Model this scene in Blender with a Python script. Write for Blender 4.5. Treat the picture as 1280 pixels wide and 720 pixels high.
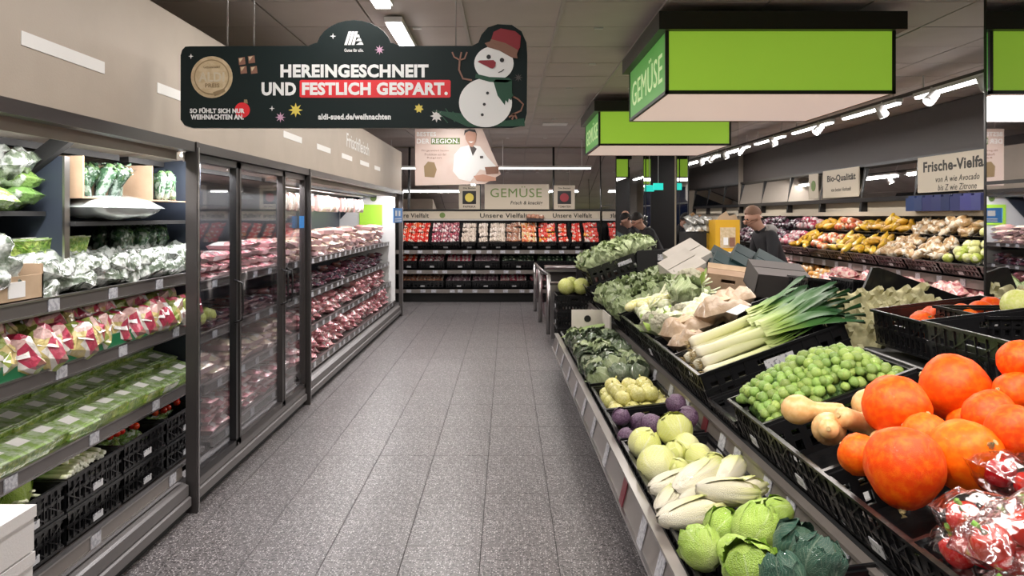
import bpy, math, random
from mathutils import Vector, Matrix, Euler, noise
PI = math.pi
rnd = random.Random(11)
S = bpy.context.scene
C = S.collection
for o in list(bpy.data.objects): bpy.data.objects.remove(o)

# ------------------------------------------------------------------ camera, world, lights
cam = bpy.data.cameras.new('camera'); camo = bpy.data.objects.new('camera', cam); C.objects.link(camo)
camo.location = (0, 0, 1.6); camo.rotation_euler = (PI/2, 0, 0)
cam.lens = 27.0; cam.sensor_width = 36.0; cam.shift_x = 0.0047; cam.shift_y = -0.0703
cam.clip_start = 0.05; cam.clip_end = 60
S.camera = camo
w = bpy.data.worlds.new('world'); S.world = w; w.use_nodes = True
w.node_tree.nodes['Background'].inputs[0].default_value = (0.02, 0.03, 0.06, 1)
w.node_tree.nodes['Background'].inputs[1].default_value = 0.3
S.view_settings.view_transform = 'Standard'; S.view_settings.look = 'None'
S.view_settings.gamma = 1.0; S.view_settings.use_curve_mapping = False
S.view_settings.exposure = 0.02

TUBE_W = 14.0        # watts of one ceiling tube, per metre
SHELF_W = 10.0       # watts of the light strips above the shelves, per metre
CHILL_W = 16.0       # watts of the lamps inside the chillers, per metre
SPOT_W = 40.0; BOX_W = 40.0
def area(name, loc, sx, sy, power, rot=(0,0,0), col=(1,.96,.93), spread=PI):
    l = bpy.data.lights.new(name, 'AREA'); l.shape = 'RECTANGLE'; l.size = sx; l.size_y = sy
    l.energy = power; l.color = col; l.spread = spread
    o = bpy.data.objects.new(name, l); C.objects.link(o); o.location = loc; o.rotation_euler = rot
    return o
def spot(name, loc, target, power, ang=1.3, col=(1,.94,.86)):
    l = bpy.data.lights.new(name, 'SPOT'); l.energy = power; l.spot_size = ang; l.spot_blend = .7; l.color = col
    l.shadow_soft_size = .05
    o = bpy.data.objects.new(name, l); C.objects.link(o); o.location = loc
    o.rotation_euler = (Vector(target)-Vector(loc)).to_track_quat('-Z', 'Y').to_euler()
    return o

# ------------------------------------------------------------------ materials
def mat(name, col, rough=.5, metal=0, col2=None, scale=8, bump=0, bscale=None, coat=0, var=0, emit=0,
        spec=.5, detail=3, ramp=(.4,.6), trans=0, sss=0, alpha=1):
    m = bpy.data.materials.new(name); m.use_nodes = True
    nt = m.node_tree; N = nt.nodes; L = nt.links; b = N['Principled BSDF']
    b.inputs['Roughness'].default_value = rough; b.inputs['Metallic'].default_value = metal
    b.inputs['Specular IOR Level'].default_value = spec
    b.inputs['Coat Weight'].default_value = coat; b.inputs['Coat Roughness'].default_value = .12
    c4 = tuple(col)+(1,)
    b.inputs['Base Color'].default_value = c4
    src = None
    if col2 or bump:
        tc = N.new('ShaderNodeTexCoord'); n = N.new('ShaderNodeTexNoise'); n.inputs['Scale'].default_value = scale
        n.inputs['Detail'].default_value = detail; L.new(tc.outputs['Object'], n.inputs['Vector'])
    if col2:
        r = N.new('ShaderNodeValToRGB'); r.color_ramp.elements[0].position = ramp[0]; r.color_ramp.elements[1].position = ramp[1]
        r.color_ramp.elements[0].color = c4; r.color_ramp.elements[1].color = tuple(col2)+(1,)
        L.new(n.outputs['Fac'], r.inputs['Fac']); src = r.outputs['Color']
    if var:
        oi = N.new('ShaderNodeObjectInfo'); h = N.new('ShaderNodeHueSaturation')
        mr = N.new('ShaderNodeMapRange'); mr.inputs['To Min'].default_value = 1-var; mr.inputs['To Max'].default_value = 1+var
        L.new(oi.outputs['Random'], mr.inputs['Value']); L.new(mr.outputs[0], h.inputs['Value'])
        mr2 = N.new('ShaderNodeMapRange'); mr2.inputs['To Min'].default_value = .5-var*.06; mr2.inputs['To Max'].default_value = .5+var*.06
        mm = N.new('ShaderNodeMath'); mm.operation = 'MULTIPLY'; mm.inputs[1].default_value = 7.31
        fr = N.new('ShaderNodeMath'); fr.operation = 'FRACT'
        L.new(oi.outputs['Random'], mm.inputs[0]); L.new(mm.outputs[0], fr.inputs[0]); L.new(fr.outputs[0], mr2.inputs['Value'])
        L.new(mr2.outputs[0], h.inputs['Hue'])
        if src: L.new(src, h.inputs['Color'])
        else: h.inputs['Color'].default_value = c4
        src = h.outputs['Color']
    if src: L.new(src, b.inputs['Base Color'])
    if bump:
        nb = N.new('ShaderNodeTexNoise'); nb.inputs['Scale'].default_value = bscale or scale*2; nb.inputs['Detail'].default_value = 3
        L.new(tc.outputs['Object'], nb.inputs['Vector'])
        bp = N.new('ShaderNodeBump'); bp.inputs['Strength'].default_value = bump; bp.inputs['Distance'].default_value = .02
        L.new(nb.outputs['Fac'], bp.inputs['Height']); L.new(bp.outputs[0], b.inputs['Normal'])
    if emit:
        b.inputs['Emission Color'].default_value = c4; b.inputs['Emission Strength'].default_value = emit
    if sss: b.inputs['Subsurface Weight'].default_value = sss; b.inputs['Subsurface Radius'].default_value = (.02,.02,.01)
    return m

def palette(name, cols, mott=None, scale=14, rough=.3, coat=.8, bump=.6, bscale=30, amt=.5):
    """every object picks one colour of the list; mottled with print or contents"""
    m = mat(name, cols[0], rough, coat=coat, bump=bump, bscale=bscale, scale=scale)
    nt = m.node_tree; N = nt.nodes; L = nt.links; b = N['Principled BSDF']
    oi = N.new('ShaderNodeObjectInfo'); r = N.new('ShaderNodeValToRGB'); r.color_ramp.interpolation = 'CONSTANT'
    e = r.color_ramp.elements
    while len(e) < len(cols): e.new(.5)
    for i, c in enumerate(cols): e[i].position = i/len(cols); e[i].color = tuple(c)+(1,)
    L.new(oi.outputs['Random'], r.inputs['Fac'])
    if mott:
        tc = N.new('ShaderNodeTexCoord'); v = N.new('ShaderNodeTexVoronoi'); v.inputs['Scale'].default_value = scale
        L.new(tc.outputs['Object'], v.inputs['Vector'])
        sp = N.new('ShaderNodeSeparateColor'); L.new(v.outputs['Color'], sp.inputs[0])
        g = N.new('ShaderNodeMath'); g.operation = 'LESS_THAN'; g.inputs[1].default_value = amt; L.new(sp.outputs[0], g.inputs[0])
        r2 = N.new('ShaderNodeValToRGB'); r2.color_ramp.interpolation = 'CONSTANT'; e = r2.color_ramp.elements
        while len(e) < len(mott): e.new(.5)
        if len(mott) == 1: e[1].color = tuple(mott[0])+(1,)
        for i, c in enumerate(mott): e[i].position = i/len(mott); e[i].color = tuple(c)+(1,)
        L.new(sp.outputs[1], r2.inputs['Fac'])
        mx = N.new('ShaderNodeMix'); mx.data_type = 'RGBA'; L.new(g.outputs[0], mx.inputs['Factor'])
        L.new(r.outputs['Color'], mx.inputs[6]); L.new(r2.outputs['Color'], mx.inputs[7]); L.new(mx.outputs[2], b.inputs['Base Color'])
    else: L.new(r.outputs['Color'], b.inputs['Base Color'])
    return m

def film(name, tint=(.9,.93,.93), gl=.22, rough=.12, bump=.8, bscale=18):
    """clear plastic or glass: see-through with a gloss on top"""
    m = bpy.data.materials.new(name); m.use_nodes = True; nt = m.node_tree; N = nt.nodes; L = nt.links
    N.remove(N['Principled BSDF']); out = N['Material Output']
    t = N.new('ShaderNodeBsdfTransparent'); t.inputs[0].default_value = tuple(tint)+(1,)
    g = N.new('ShaderNodeBsdfGlossy'); g.inputs['Roughness'].default_value = rough; g.inputs[0].default_value = (.95,.95,.95,1)
    f = N.new('ShaderNodeLayerWeight'); f.inputs[0].default_value = .5
    pw = N.new('ShaderNodeMath'); pw.operation = 'POWER'; pw.inputs[1].default_value = 4; L.new(f.outputs['Facing'], pw.inputs[0])
    a = N.new('ShaderNodeMath'); a.operation = 'MULTIPLY_ADD'; a.inputs[1].default_value = .6; a.inputs[2].default_value = gl; L.new(pw.outputs[0], a.inputs[0])
    mx = N.new('ShaderNodeMixShader'); L.new(a.outputs[0], mx.inputs[0]); L.new(t.outputs[0], mx.inputs[1]); L.new(g.outputs[0], mx.inputs[2])
    L.new(mx.outputs[0], out.inputs[0])
    if bump:
        n = N.new('ShaderNodeTexNoise'); n.inputs['Scale'].default_value = bscale
        tc = N.new('ShaderNodeTexCoord'); L.new(tc.outputs['Object'], n.inputs['Vector'])
        bp = N.new('ShaderNodeBump'); bp.inputs['Strength'].default_value = bump; bp.inputs['Distance'].default_value = .03
        L.new(n.outputs['Fac'], bp.inputs['Height']); L.new(bp.outputs[0], g.inputs['Normal'])
    return m

def uvmat(name, stops, rough=.4, vein=None, coat=.2, bump=.3, bscale=20, var=.12, veins=9):
    """colour runs along the leaf or stalk (uv v); pale ribs run across it (uv u)"""
    m = bpy.data.materials.new(name); m.use_nodes = True; nt = m.node_tree; N = nt.nodes; L = nt.links; b = N['Principled BSDF']
    b.inputs['Roughness'].default_value = rough; b.inputs['Coat Weight'].default_value = coat
    uv = N.new('ShaderNodeTexCoord'); sp = N.new('ShaderNodeSeparateXYZ'); L.new(uv.outputs['UV'], sp.inputs[0])
    r = N.new('ShaderNodeValToRGB'); e = r.color_ramp.elements
    while len(e) < len(stops): e.new(.5)
    for i, (p, c) in enumerate(stops): e[i].position = p; e[i].color = tuple(c)+(1,)
    L.new(sp.outputs['Y'], r.inputs['Fac']); src = r.outputs['Color']
    if vein:
        wv = N.new('ShaderNodeMath'); wv.operation = 'SUBTRACT'; wv.inputs[1].default_value = .5; L.new(sp.outputs['X'], wv.inputs[0])
        ab = N.new('ShaderNodeMath'); ab.operation = 'ABSOLUTE'; L.new(wv.outputs[0], ab.inputs[0])
        ad = N.new('ShaderNodeMath'); ad.operation = 'MULTIPLY_ADD'; ad.inputs[1].default_value = -1.1; L.new(ab.outputs[0], ad.inputs[0]); L.new(sp.outputs['Y'], ad.inputs[2])
        ml = N.new('ShaderNodeMath'); ml.operation = 'MULTIPLY'; ml.inputs[1].default_value = veins*2*PI; L.new(ad.outputs[0], ml.inputs[0])
        sn = N.new('ShaderNodeMath'); sn.operation = 'SINE'; L.new(ml.outputs[0], sn.inputs[0])
        rr = N.new('ShaderNodeMapRange'); rr.inputs['From Min'].default_value = .9; rr.inputs['From Max'].default_value = 1; L.new(sn.outputs[0], rr.inputs['Value'])
        md = N.new('ShaderNodeMapRange'); md.inputs['From Min'].default_value = .035; md.inputs['From Max'].default_value = .01; L.new(ab.outputs[0], md.inputs['Value'])
        mxx = N.new('ShaderNodeMath'); mxx.operation = 'MAXIMUM'; L.new(rr.outputs[0], mxx.inputs[0]); L.new(md.outputs[0], mxx.inputs[1])
        mz = N.new('ShaderNodeMath'); mz.operation = 'MULTIPLY'; mz.inputs[1].default_value = .6; L.new(mxx.outputs[0], mz.inputs[0])
        mx = N.new('ShaderNodeMix'); mx.data_type = 'RGBA'; L.new(mz.outputs[0], mx.inputs['Factor']); L.new(src, mx.inputs[6]); mx.inputs[7].default_value = tuple(vein)+(1,)
        src = mx.outputs[2]
    oi = N.new('ShaderNodeObjectInfo'); h = N.new('ShaderNodeHueSaturation'); mr = N.new('ShaderNodeMapRange')
    mr.inputs['To Min'].default_value = 1-var; mr.inputs['To Max'].default_value = 1+var
    L.new(oi.outputs['Random'], mr.inputs['Value']); L.new(mr.outputs[0], h.inputs['Value']); L.new(src, h.inputs['Color'])
    L.new(h.outputs['Color'], b.inputs['Base Color'])
    n = N.new('ShaderNodeTexNoise'); n.inputs['Scale'].default_value = bscale; L.new(uv.outputs['Object'], n.inputs['Vector'])
    bp = N.new('ShaderNodeBump'); bp.inputs['Strength'].default_value = bump; bp.inputs['Distance'].default_value = .02
    L.new(n.outputs['Fac'], bp.inputs['Height']); L.new(bp.outputs[0], b.inputs['Normal'])
    return m

def floor_mat():
    m = mat('floor_tile', (.10,.09,.091), .3, col2=(.135,.123,.124), scale=3, ramp=(.3,.7))
    nt = m.node_tree; N = nt.nodes; L = nt.links; b = N['Principled BSDF']
    src = b.inputs['Base Color'].links[0].from_socket
    tc = N.new('ShaderNodeTexCoord')
    for sc, th, col, sz in ((85,.34,(.42,.39,.39),.36), (60,.5,(.035,.03,.032),.42), (150,.3,(.55,.52,.52),.35)):
        v = N.new('ShaderNodeTexVoronoi'); v.inputs['Scale'].default_value = sc; L.new(tc.outputs['Object'], v.inputs['Vector'])
        sp = N.new('ShaderNodeSeparateColor'); L.new(v.outputs['Color'], sp.inputs[0])
        a = N.new('ShaderNodeMath'); a.operation = 'LESS_THAN'; a.inputs[1].default_value = th; L.new(sp.outputs[0], a.inputs[0])
        d = N.new('ShaderNodeMath'); d.operation = 'LESS_THAN'; d.inputs[1].default_value = sz; L.new(v.outputs['Distance'], d.inputs[0])
        k = N.new('ShaderNodeMath'); k.operation = 'MULTIPLY'; L.new(a.outputs[0], k.inputs[0]); L.new(d.outputs[0], k.inputs[1])
        mx = N.new('ShaderNodeMix'); mx.data_type = 'RGBA'; L.new(k.outputs[0], mx.inputs['Factor']); L.new(src, mx.inputs[6]); mx.inputs[7].default_value = col+(1,)
        src = mx.outputs[2]
    L.new(src, b.inputs['Base Color'])
    r = N.new('ShaderNodeTexNoise'); r.inputs['Scale'].default_value = 60; L.new(tc.outputs['Object'], r.inputs['Vector'])
    mr = N.new('ShaderNodeMapRange'); mr.inputs['To Min'].default_value = .22; mr.inputs['To Max'].default_value = .5; L.new(r.outputs['Fac'], mr.inputs['Value'])
    L.new(mr.outputs[0], b.inputs['Roughness'])
    bp = N.new('ShaderNodeBump'); bp.inputs['Strength'].default_value = .25; bp.inputs['Distance'].default_value = .004
    L.new(r.outputs['Fac'], bp.inputs['Height']); L.new(bp.outputs[0], b.inputs['Normal'])
    return m

M = dict(
 floor=floor_mat(),
 joint=mat('floor_joint', (.02,.018,.018), .8),
 ceil=mat('ceiling_panel', (.46,.41,.39), .55, col2=(.50,.45,.425), scale=2, bump=.03, bscale=200),
 ceil_dk=mat('ceiling_back', (.04,.036,.035), .8),
 trail=mat('ceiling_rail', (.4,.37,.35), .45),
 wall=mat('wall_beige', (.50,.43,.35), .7, col2=(.52,.45,.37), scale=3),
 taupe=mat('bulkhead_taupe', (.40,.335,.27), .6, col2=(.42,.352,.285), scale=4, bump=.05, bscale=150),
 stripe=mat('stripe_white', (.75,.73,.70), .5),
 black=mat('black_satin', (.012,.011,.012), .35),
 blackm=mat('black_matt', (.01,.01,.01), .7),
 steel=mat('steel', (.42,.40,.40), .28, metal=1, bump=.02, bscale=90),
 dsteel=mat('dark_steel', (.075,.067,.065), .35, metal=.6),
 grey=mat('grey_enamel', (.13,.12,.12), .45),
 lgrey=mat('light_enamel', (.55,.52,.50), .45),
 rail=mat('price_rail', (.20,.175,.16), .3, metal=.25, coat=.3),
 raild=mat('price_rail_dark', (.10,.088,.086), .35, coat=.3),
 tag=mat('price_tag', (.52,.52,.55), .4, col2=(.34,.34,.38), scale=60, ramp=(.5,.55)),
 redtag=mat('red_tag', (.16,.02,.03), .4),
 mirror=mat('mirror', (.80,.80,.81), .015, metal=1),
 glass=film('door_glass', (.88,.89,.90), .06, .02, 0),
 plastic=film('clear_plastic'),
 tube=mat('lamp_tube', (1,.97,.95), .5, emit=9),
 spotface=mat('spot_face', (1,.96,.92), .5, emit=9),
 white=mat('white_plastic', (.78,.77,.76), .4),
 carton=mat('kraft_cardboard', (.40,.27,.17), .8, col2=(.46,.32,.21), scale=6, bump=.05, bscale=80, var=.12),
 wcarton=mat('pale_cardboard', (.62,.57,.51), .75, col2=(.67,.62,.56), scale=5, var=.06),
 gcarton=mat('grey_cardboard', (.085,.075,.072), .75, var=.1),
 crate=mat('black_crate', (.008,.008,.009), .3, spec=.5, coat=.25, bump=.12, bscale=25),
 label=mat('crate_label', (.62,.62,.64), .5, col2=(.25,.25,.28), scale=45, ramp=(.56,.6)),
 green=mat('lime_panel', (.34,.60,.05), .45, emit=.45),
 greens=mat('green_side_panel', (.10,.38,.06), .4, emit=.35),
 gletter=mat('pale_lettering', (.55,.72,.35), .5, emit=.5),
 boxunder=mat('diffuser_panel', (.85,.66,.58), .5, emit=.5),
 tealbox=mat('dark_teal_carton', (.010,.034,.036), .6, var=.2),
 yellow=mat('yellow_carton', (.65,.36,.015), .6),
 banner=mat('banner_green_black', (.006,.014,.014), .55, spec=.25),
 bwhite=mat('print_white', (.85,.85,.84), .5),
 bred=mat('print_red', (.75,.02,.03), .5),
 bdred=mat('print_dark_red', (.28,.02,.03), .5),
 bgold=mat('print_gold', (.55,.42,.25), .45, col2=(.65,.52,.34), scale=30),
 bgold2=mat('print_gold_dark', (.30,.21,.11), .45),
 bbrown=mat('print_brown', (.25,.12,.08), .5),
 bscarf=mat('print_scarf_green', (.01,.07,.035), .5),
 byel=mat('print_yellow', (.75,.60,.10), .5),
 bpink=mat('print_pink', (.62,.36,.50), .5),
 postpink=mat('poster_pink', (.72,.58,.52), .45, col2=(.60,.42,.36), scale=2, ramp=(.45,.75)),
 skin_p=mat('print_skin', (.52,.28,.20), .5),
 hair_p=mat('print_hair', (.02,.015,.015), .5),
 bgreen=mat('print_green', (.13,.20,.05), .5),
 sand=mat('sign_sand', (.52,.45,.35), .55),
 cream=mat('sign_cream', (.62,.54,.40), .55),
 ink=mat('sign_ink', (.03,.025,.02), .6),
 blue=mat('blue_sign', (.03,.22,.60), .4),
 navy=mat('night_glass', (.008,.014,.04), .06, coat=.6),
 tealsign=mat('exit_sign', (.02,.55,.45), .4, emit=1.2),
 insul=mat('chiller_lining', (.35,.335,.33), .45),
 insuld=mat('chiller_lining_dark', (.03,.038,.055), .4),
 canopy=mat('canopy_lining', (.36,.31,.27), .45),
 gtray=mat('green_tray', (.01,.16,.06), .35),
)
# ------------------------------------------------------------------ mesh building
class MB:
    def __init__(s): s.v=[]; s.f=[]; s.m=[]; s.sm=[]; s.uv={}
    def add(s, vs, fs, mi=0, smooth=False, uv=None):
        b = len(s.v); s.v += [tuple(v) for v in vs]
        for f in fs: s.f.append(tuple(b+i for i in f)); s.m.append(mi); s.sm.append(smooth)
        if uv:
            for i, t in enumerate(uv): s.uv[b+i] = t
        return s
    def box(s, x0,y0,z0, x1,y1,z1, mi=0, mat4=None):
        v = [(x,y,z) for z in (z0,z1) for y in (y0,y1) for x in (x0,x1)]
        if mat4: v = [mat4 @ Vector(p) for p in v]
        return s.add(v, [(0,2,3,1),(4,5,7,6),(0,1,5,4),(2,6,7,3),(0,4,6,2),(1,3,7,5)], mi)
    def prism(s, pts, y0, y1, mi=0):          # outline in x,z (seen from -y), thickness along y
        n = len(pts)
        v = [(x,y0,z) for x,z in pts]+[(x,y1,z) for x,z in pts]
        a = sum(pts[i][0]*pts[(i+1)%n][1]-pts[(i+1)%n][0]*pts[i][1] for i in range(n))
        f = [tuple(range(n)), tuple(reversed(range(n,2*n)))]+[(i,i+n,(i+1)%n+n,(i+1)%n) for i in range(n)]
        if a < 0: f = [tuple(reversed(q)) for q in f]
        return s.add(v, f, mi)
    def prismy(s, pts, x0, x1, mi=0):         # outline in y,z, thickness along x
        n = len(pts)
        v = [(x0,y,z) for y,z in pts]+[(x1,y,z) for y,z in pts]
        a = sum(pts[i][0]*pts[(i+1)%n][1]-pts[(i+1)%n][0]*pts[i][1] for i in range(n))
        f = [tuple(reversed(range(n))), tuple(range(n,2*n))]+[(i,(i+1)%n,(i+1)%n+n,i+n) for i in range(n)]
        if a < 0: f = [tuple(reversed(q)) for q in f]
        return s.add(v, f, mi)
    def tube(s, pts, r, n=8, mi=0, cap=True, uv=None, flat=1):
        P = [Vector(p) for p in pts]; k = len(P); R = r if isinstance(r,(list,tuple)) else [r]*k
        vs = []; uvs = []
        for i, p in enumerate(P):
            d = (P[min(i+1,k-1)]-P[max(i-1,0)]).normalized()
            a = d.cross(Vector((0,0,1)) if abs(d.z) < .95 else Vector((1,0,0))).normalized(); b = a.cross(d)
            for j in range(n):
                t = 2*PI*j/n; vs.append(p+(a*math.cos(t)+b*math.sin(t)*flat)*R[i]); uvs.append((j/n, uv[0]+(uv[1]-uv[0])*i/(k-1) if uv else 0))
        fs = [(i*n+j, (i+1)*n+j, (i+1)*n+(j+1)%n, i*n+(j+1)%n) for i in range(k-1) for j in range(n)]
        s.add(vs, fs, mi, True, uvs if uv else None)
        if cap:
            b = len(s.v)-n*k
            s.f += [tuple(b+j for j in range(n)), tuple(b+(k-1)*n+j for j in reversed(range(n)))]; s.m += [mi]*2; s.sm += [False]*2
        return s
    def lathe(s, prof, n=20, mi=0, ribs=0, ramp=0, uv=False, jit=0):
        vs = []; k = len(prof)
        for i, (r, z) in enumerate(prof):
            for j in range(n):
                t = 2*PI*j/n; q = r*((1-ramp*(1-abs(math.sin(ribs*t/2)))) if ribs else 1)
                if jit: q *= 1+jit*noise.noise(Vector((math.cos(t)*1.3, math.sin(t)*1.3, z*9+jit*77)))
                vs.append((q*math.cos(t), q*math.sin(t), z))
        fs = [(i*n+j, i*n+(j+1)%n, (i+1)*n+(j+1)%n, (i+1)*n+j) for i in range(k-1) for j in range(n)]
        fs += [tuple(reversed(range(n))), tuple((k-1)*n+j for j in range(n))]
        return s.add(vs, fs, mi, True, [(.5, i/(k-1)) for i in range(k) for j in range(n)] if uv else None)
    def blob(s, c, r, nu=12, nv=8, amp=0, fr=3, seed=0, mi=0, pw=1, m4=None):
        vs = []; c = Vector(c)
        for i in range(nv+1):
            ph = PI*i/nv
            for j in range(nu):
                t = 2*PI*j/nu
                d = Vector((math.sin(ph)*math.cos(t), math.sin(ph)*math.sin(t), math.cos(ph)))
                if pw != 1: d = Vector([math.copysign(abs(q)**pw, q) for q in d])
                k = 1+amp*noise.noise(d*fr+Vector((seed*3.7, seed, 0))) if amp else 1
                p = c+Vector((d.x*r[0]*k, d.y*r[1]*k, d.z*r[2]*k)); vs.append(m4 @ p if m4 else p)
        fs = [(i*nu+j, (i+1)*nu+j, (i+1)*nu+(j+1)%nu, i*nu+(j+1)%nu) for i in range(nv) for j in range(nu)]
        return s.add(vs, fs, mi, True)
    def grid(s, fn, nu, nv, mi=0, smooth=True, flip=False, uv=True):
        vs = []; uvs = []
        for i in range(nv+1):
            for j in range(nu+1): vs.append(fn(j/nu, i/nv)); uvs.append((j/nu, i/nv))
        fs = [(i*(nu+1)+j, i*(nu+1)+j+1, (i+1)*(nu+1)+j+1, (i+1)*(nu+1)+j) for i in range(nv) for j in range(nu)]
        if flip: fs = [tuple(reversed(f)) for f in fs]
        return s.add(vs, fs, mi, smooth, uvs if uv else None)
    def mesh(s, name, mats):
        me = bpy.data.meshes.new(name); me.from_pydata([tuple(v) for v in s.v], [], s.f)
        for m in mats: me.materials.append(M[m] if isinstance(m, str) else m)
        me.polygons.foreach_set('material_index', s.m); me.polygons.foreach_set('use_smooth', s.sm)
        if s.uv:
            l = me.uv_layers.new(name='uv')
            for lp in me.loops:
                l.data[lp.index].uv = s.uv.get(lp.vertex_index, (0,0))
        me.update(); return me

def tag(o, label=None, cat=None, group=None, kind=None):
    if label: o['label'] = label
    if cat: o['category'] = cat
    if group: o['group'] = group
    if kind: o['kind'] = kind
    return o
def obj(name, me, parent=None, loc=(0,0,0), rot=(0,0,0)):
    o = bpy.data.objects.new(name, me); C.objects.link(o); o.location = loc; o.rotation_euler = rot
    if parent: o.parent = parent
    return o
def thing(name, label, cat, loc=(0,0,0), rz=0, group=None):
    return tag(obj(name, None, None, loc, (0,0,rz)), label, cat, group)
def part(name, mb, mats, parent, label=None, loc=None, kind=None):   # mb in world coordinates: moved into the parent's frame
    me = mb.mesh(name, mats if isinstance(mats,(list,tuple)) else [mats])
    off = Vector((0,0,0)); p = parent
    while p: off += p.location; p = p.parent
    me.transform(Matrix.Translation(-off))
    o = obj(name, me, parent)
    if label: o['label'] = label
    if kind: o['kind'] = kind
    return o
def struct(name, mb, mats, parent=None):
    o = obj(name, mb.mesh(name, mats if isinstance(mats,(list,tuple)) else [mats]), parent); o['kind'] = 'structure'; return o

ISL = []                                       # everything standing on the produce island
def place(kit, name, loc, rot=(0,0,0), label=None, cat=None, group=None, sc=1, isl=False, kids=True, m4=None):
    """kit: (root mesh or None, [(part name, mesh, label, [sub parts])...])"""
    root, ch = kit
    o = obj(name, root, None, loc, rot)
    if m4: o.matrix_basis = m4
    o.scale = (o.scale[0]*sc, o.scale[1]*sc, o.scale[2]*sc) if not isinstance(sc, tuple) else sc
    tag(o, label, cat, group)
    if kids:
        for c in ch:
            q = obj(c[0], c[1], o)
            if len(c) > 2 and c[2]: q['label'] = c[2]
            for g in (c[3] if len(c) > 3 else []): obj(g[0], g[1], q)
    if isl: ISL.append(o)
    return o

_tc = {}
def text_mesh(txt, width, height, off=.0, depth=.002, key='text', mt='bwhite', shear=0):
    cu = bpy.data.curves.new('lettering', 'FONT'); cu.body = txt; cu.size = 1; cu.extrude = .001; cu.offset = off; cu.resolution_u = 3
    cu.shear = shear; cu.space_character = 1.06
    t = bpy.data.objects.new('lettering', cu); C.objects.link(t)
    dg = bpy.context.evaluated_depsgraph_get(); me = bpy.data.meshes.new_from_object(t.evaluated_get(dg)); bpy.data.objects.remove(t); bpy.data.curves.remove(cu)
    xs = [v.co.x for v in me.vertices]; ys = [v.co.y for v in me.vertices]
    if not xs: return me
    x0, x1, y0, y1 = min(xs), max(xs), min(ys), max(ys)
    for v in me.vertices:
        v.co.x = (v.co.x-x0)/(x1-x0)*width; v.co.y = (v.co.y-y0)/(y1-y0)*height; v.co.z *= depth/.001/2
    me.materials.clear(); me.materials.append(M[mt]); me.update(); return me
def text(parent, txt, wx, wy, wz, width, height, mt='bwhite', face='-y', off=.02, shear=0, label=None):
    """lower left corner at world wx,wy,wz"""
    me = text_mesh(txt, width, height, off, mt=mt, shear=shear)
    q = Vector((0,0,0)); p = parent
    while p: q += p.location; p = p.parent
    o = obj('lettering', me, parent, Vector((wx,wy,wz))-q, {'-y':(PI/2,0,0), '-x':(PI/2,0,-PI/2), '+x':(PI/2,0,PI/2)}[face])
    if label: o['label'] = label
    return o
def circ(cx, cz, r, n=24, a0=0, a1=2*PI, rz=None):
    rz = rz or r
    full = abs(a1-a0-2*PI) < 1e-6; k = n if full else n+1
    return [(cx+r*math.cos(a0+(a1-a0)*i/n), cz+rz*math.sin(a0+(a1-a0)*i/n)) for i in range(k)]
def thick(pts, w):                              # a stroke of width w along a polyline
    L = []; R = []
    for i, p in enumerate(pts):
        a = pts[max(i-1,0)]; b = pts[min(i+1,len(pts)-1)]; d = math.hypot(b[0]-a[0], b[1]-a[1]) or 1
        nx, nz = -(b[1]-a[1])/d*w/2, (b[0]-a[0])/d*w/2; L.append((p[0]+nx,p[1]+nz)); R.append((p[0]-nx,p[1]-nz))
    return L+R[::-1]

# ------------------------------------------------------------------ the setting
XL, XR, YB, YF, H = -2.9, 5.25, 16.9, -3.2, 2.95
fl = struct('floor', MB().box(XL-.1,YF-.1,-.1, XR+.1,YB+.1,-.003), 'joint')
TW, TL = .363, .70
tile = MB()
tw, tl = TW-.0028, TL-.0014
tile.v = []; e = .0012
tile.add([(0,0,-.006),(tw,0,-.006),(tw,tl,-.006),(0,tl,-.006),(0,0,-e),(tw,0,-e),(tw,tl,-e),(0,tl,-e),(e,e,0),(tw-e,e,0),(tw-e,tl-e,0),(e,tl-e,0)],
         [(0,1,5,4),(1,2,6,5),(2,3,7,6),(3,0,4,7),(4,5,9,8),(5,6,10,9),(6,7,11,10),(7,4,8,11),(8,9,10,11)])
tme = tile.mesh('floor_tile', ['floor'])
x0 = 0.0-.0-(634-599)/450*1.6                    # the joint that runs down the middle of the aisle
y0 = 1536/412
bulk = MB()
for i in range(-8, 16):
    for j in range(-9, 20):
        x = x0+i*TW; y = y0+j*TL
        if x < XL-.1 or x > XR or y < YF-.4 or y > YB: continue
        if -5 <= i <= 3 and 0 <= j+1 <= 17: obj('floor_tile', tme, fl, (x,y,rnd.uniform(-.0006,.0006)))
        else:
            bulk.add([(x+v[0],y+v[1],v[2]) for v in tile.v], tile.f)
o = obj('floor_tile', bulk.mesh('floor_tile', ['floor']), fl); o['kind'] = 'stuff'

cl = struct('ceiling', MB().box(XL-.1,YF-.1,H+.02, XR+.1,YB+.1,H+.12), 'ceil_dk')
CT = .65; g = .014
cb = MB(); cb.box(g/2,g/2,0, CT-g/2,CT-g/2,.022)
cme = cb.mesh('ceiling_tile', ['ceil'])
bulk = MB(); n = 0
for i in range(-5, 9):
    for j in range(-12, 20):
        x = -.295+i*CT; y = 4.84+j*CT
        if x < XL-.6 or x > XR: continue
        if y < YF or y > YB: continue
        if -3 <= i <= 8 and 0 <= j <= 18: obj('ceiling_tile', cme, cl, (x,y,H+rnd.uniform(0,.003)))
        else: bulk.add([(x+v[0],y+v[1],H+v[2]) for v in cb.v], cb.f)
o = obj('ceiling_tile', bulk.mesh('ceiling_tile', ['ceil']), cl); o['kind'] = 'stuff'
rb = MB()
for i in range(0, 9, 1):
    x = -.295+i*CT
    if i in (0,1,2): obj('ceiling_rail', MB().box(x-.012,-3,H-.012, x+.012,YB,H+.004).mesh('ceiling_rail', ['trail']), cl)
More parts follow.
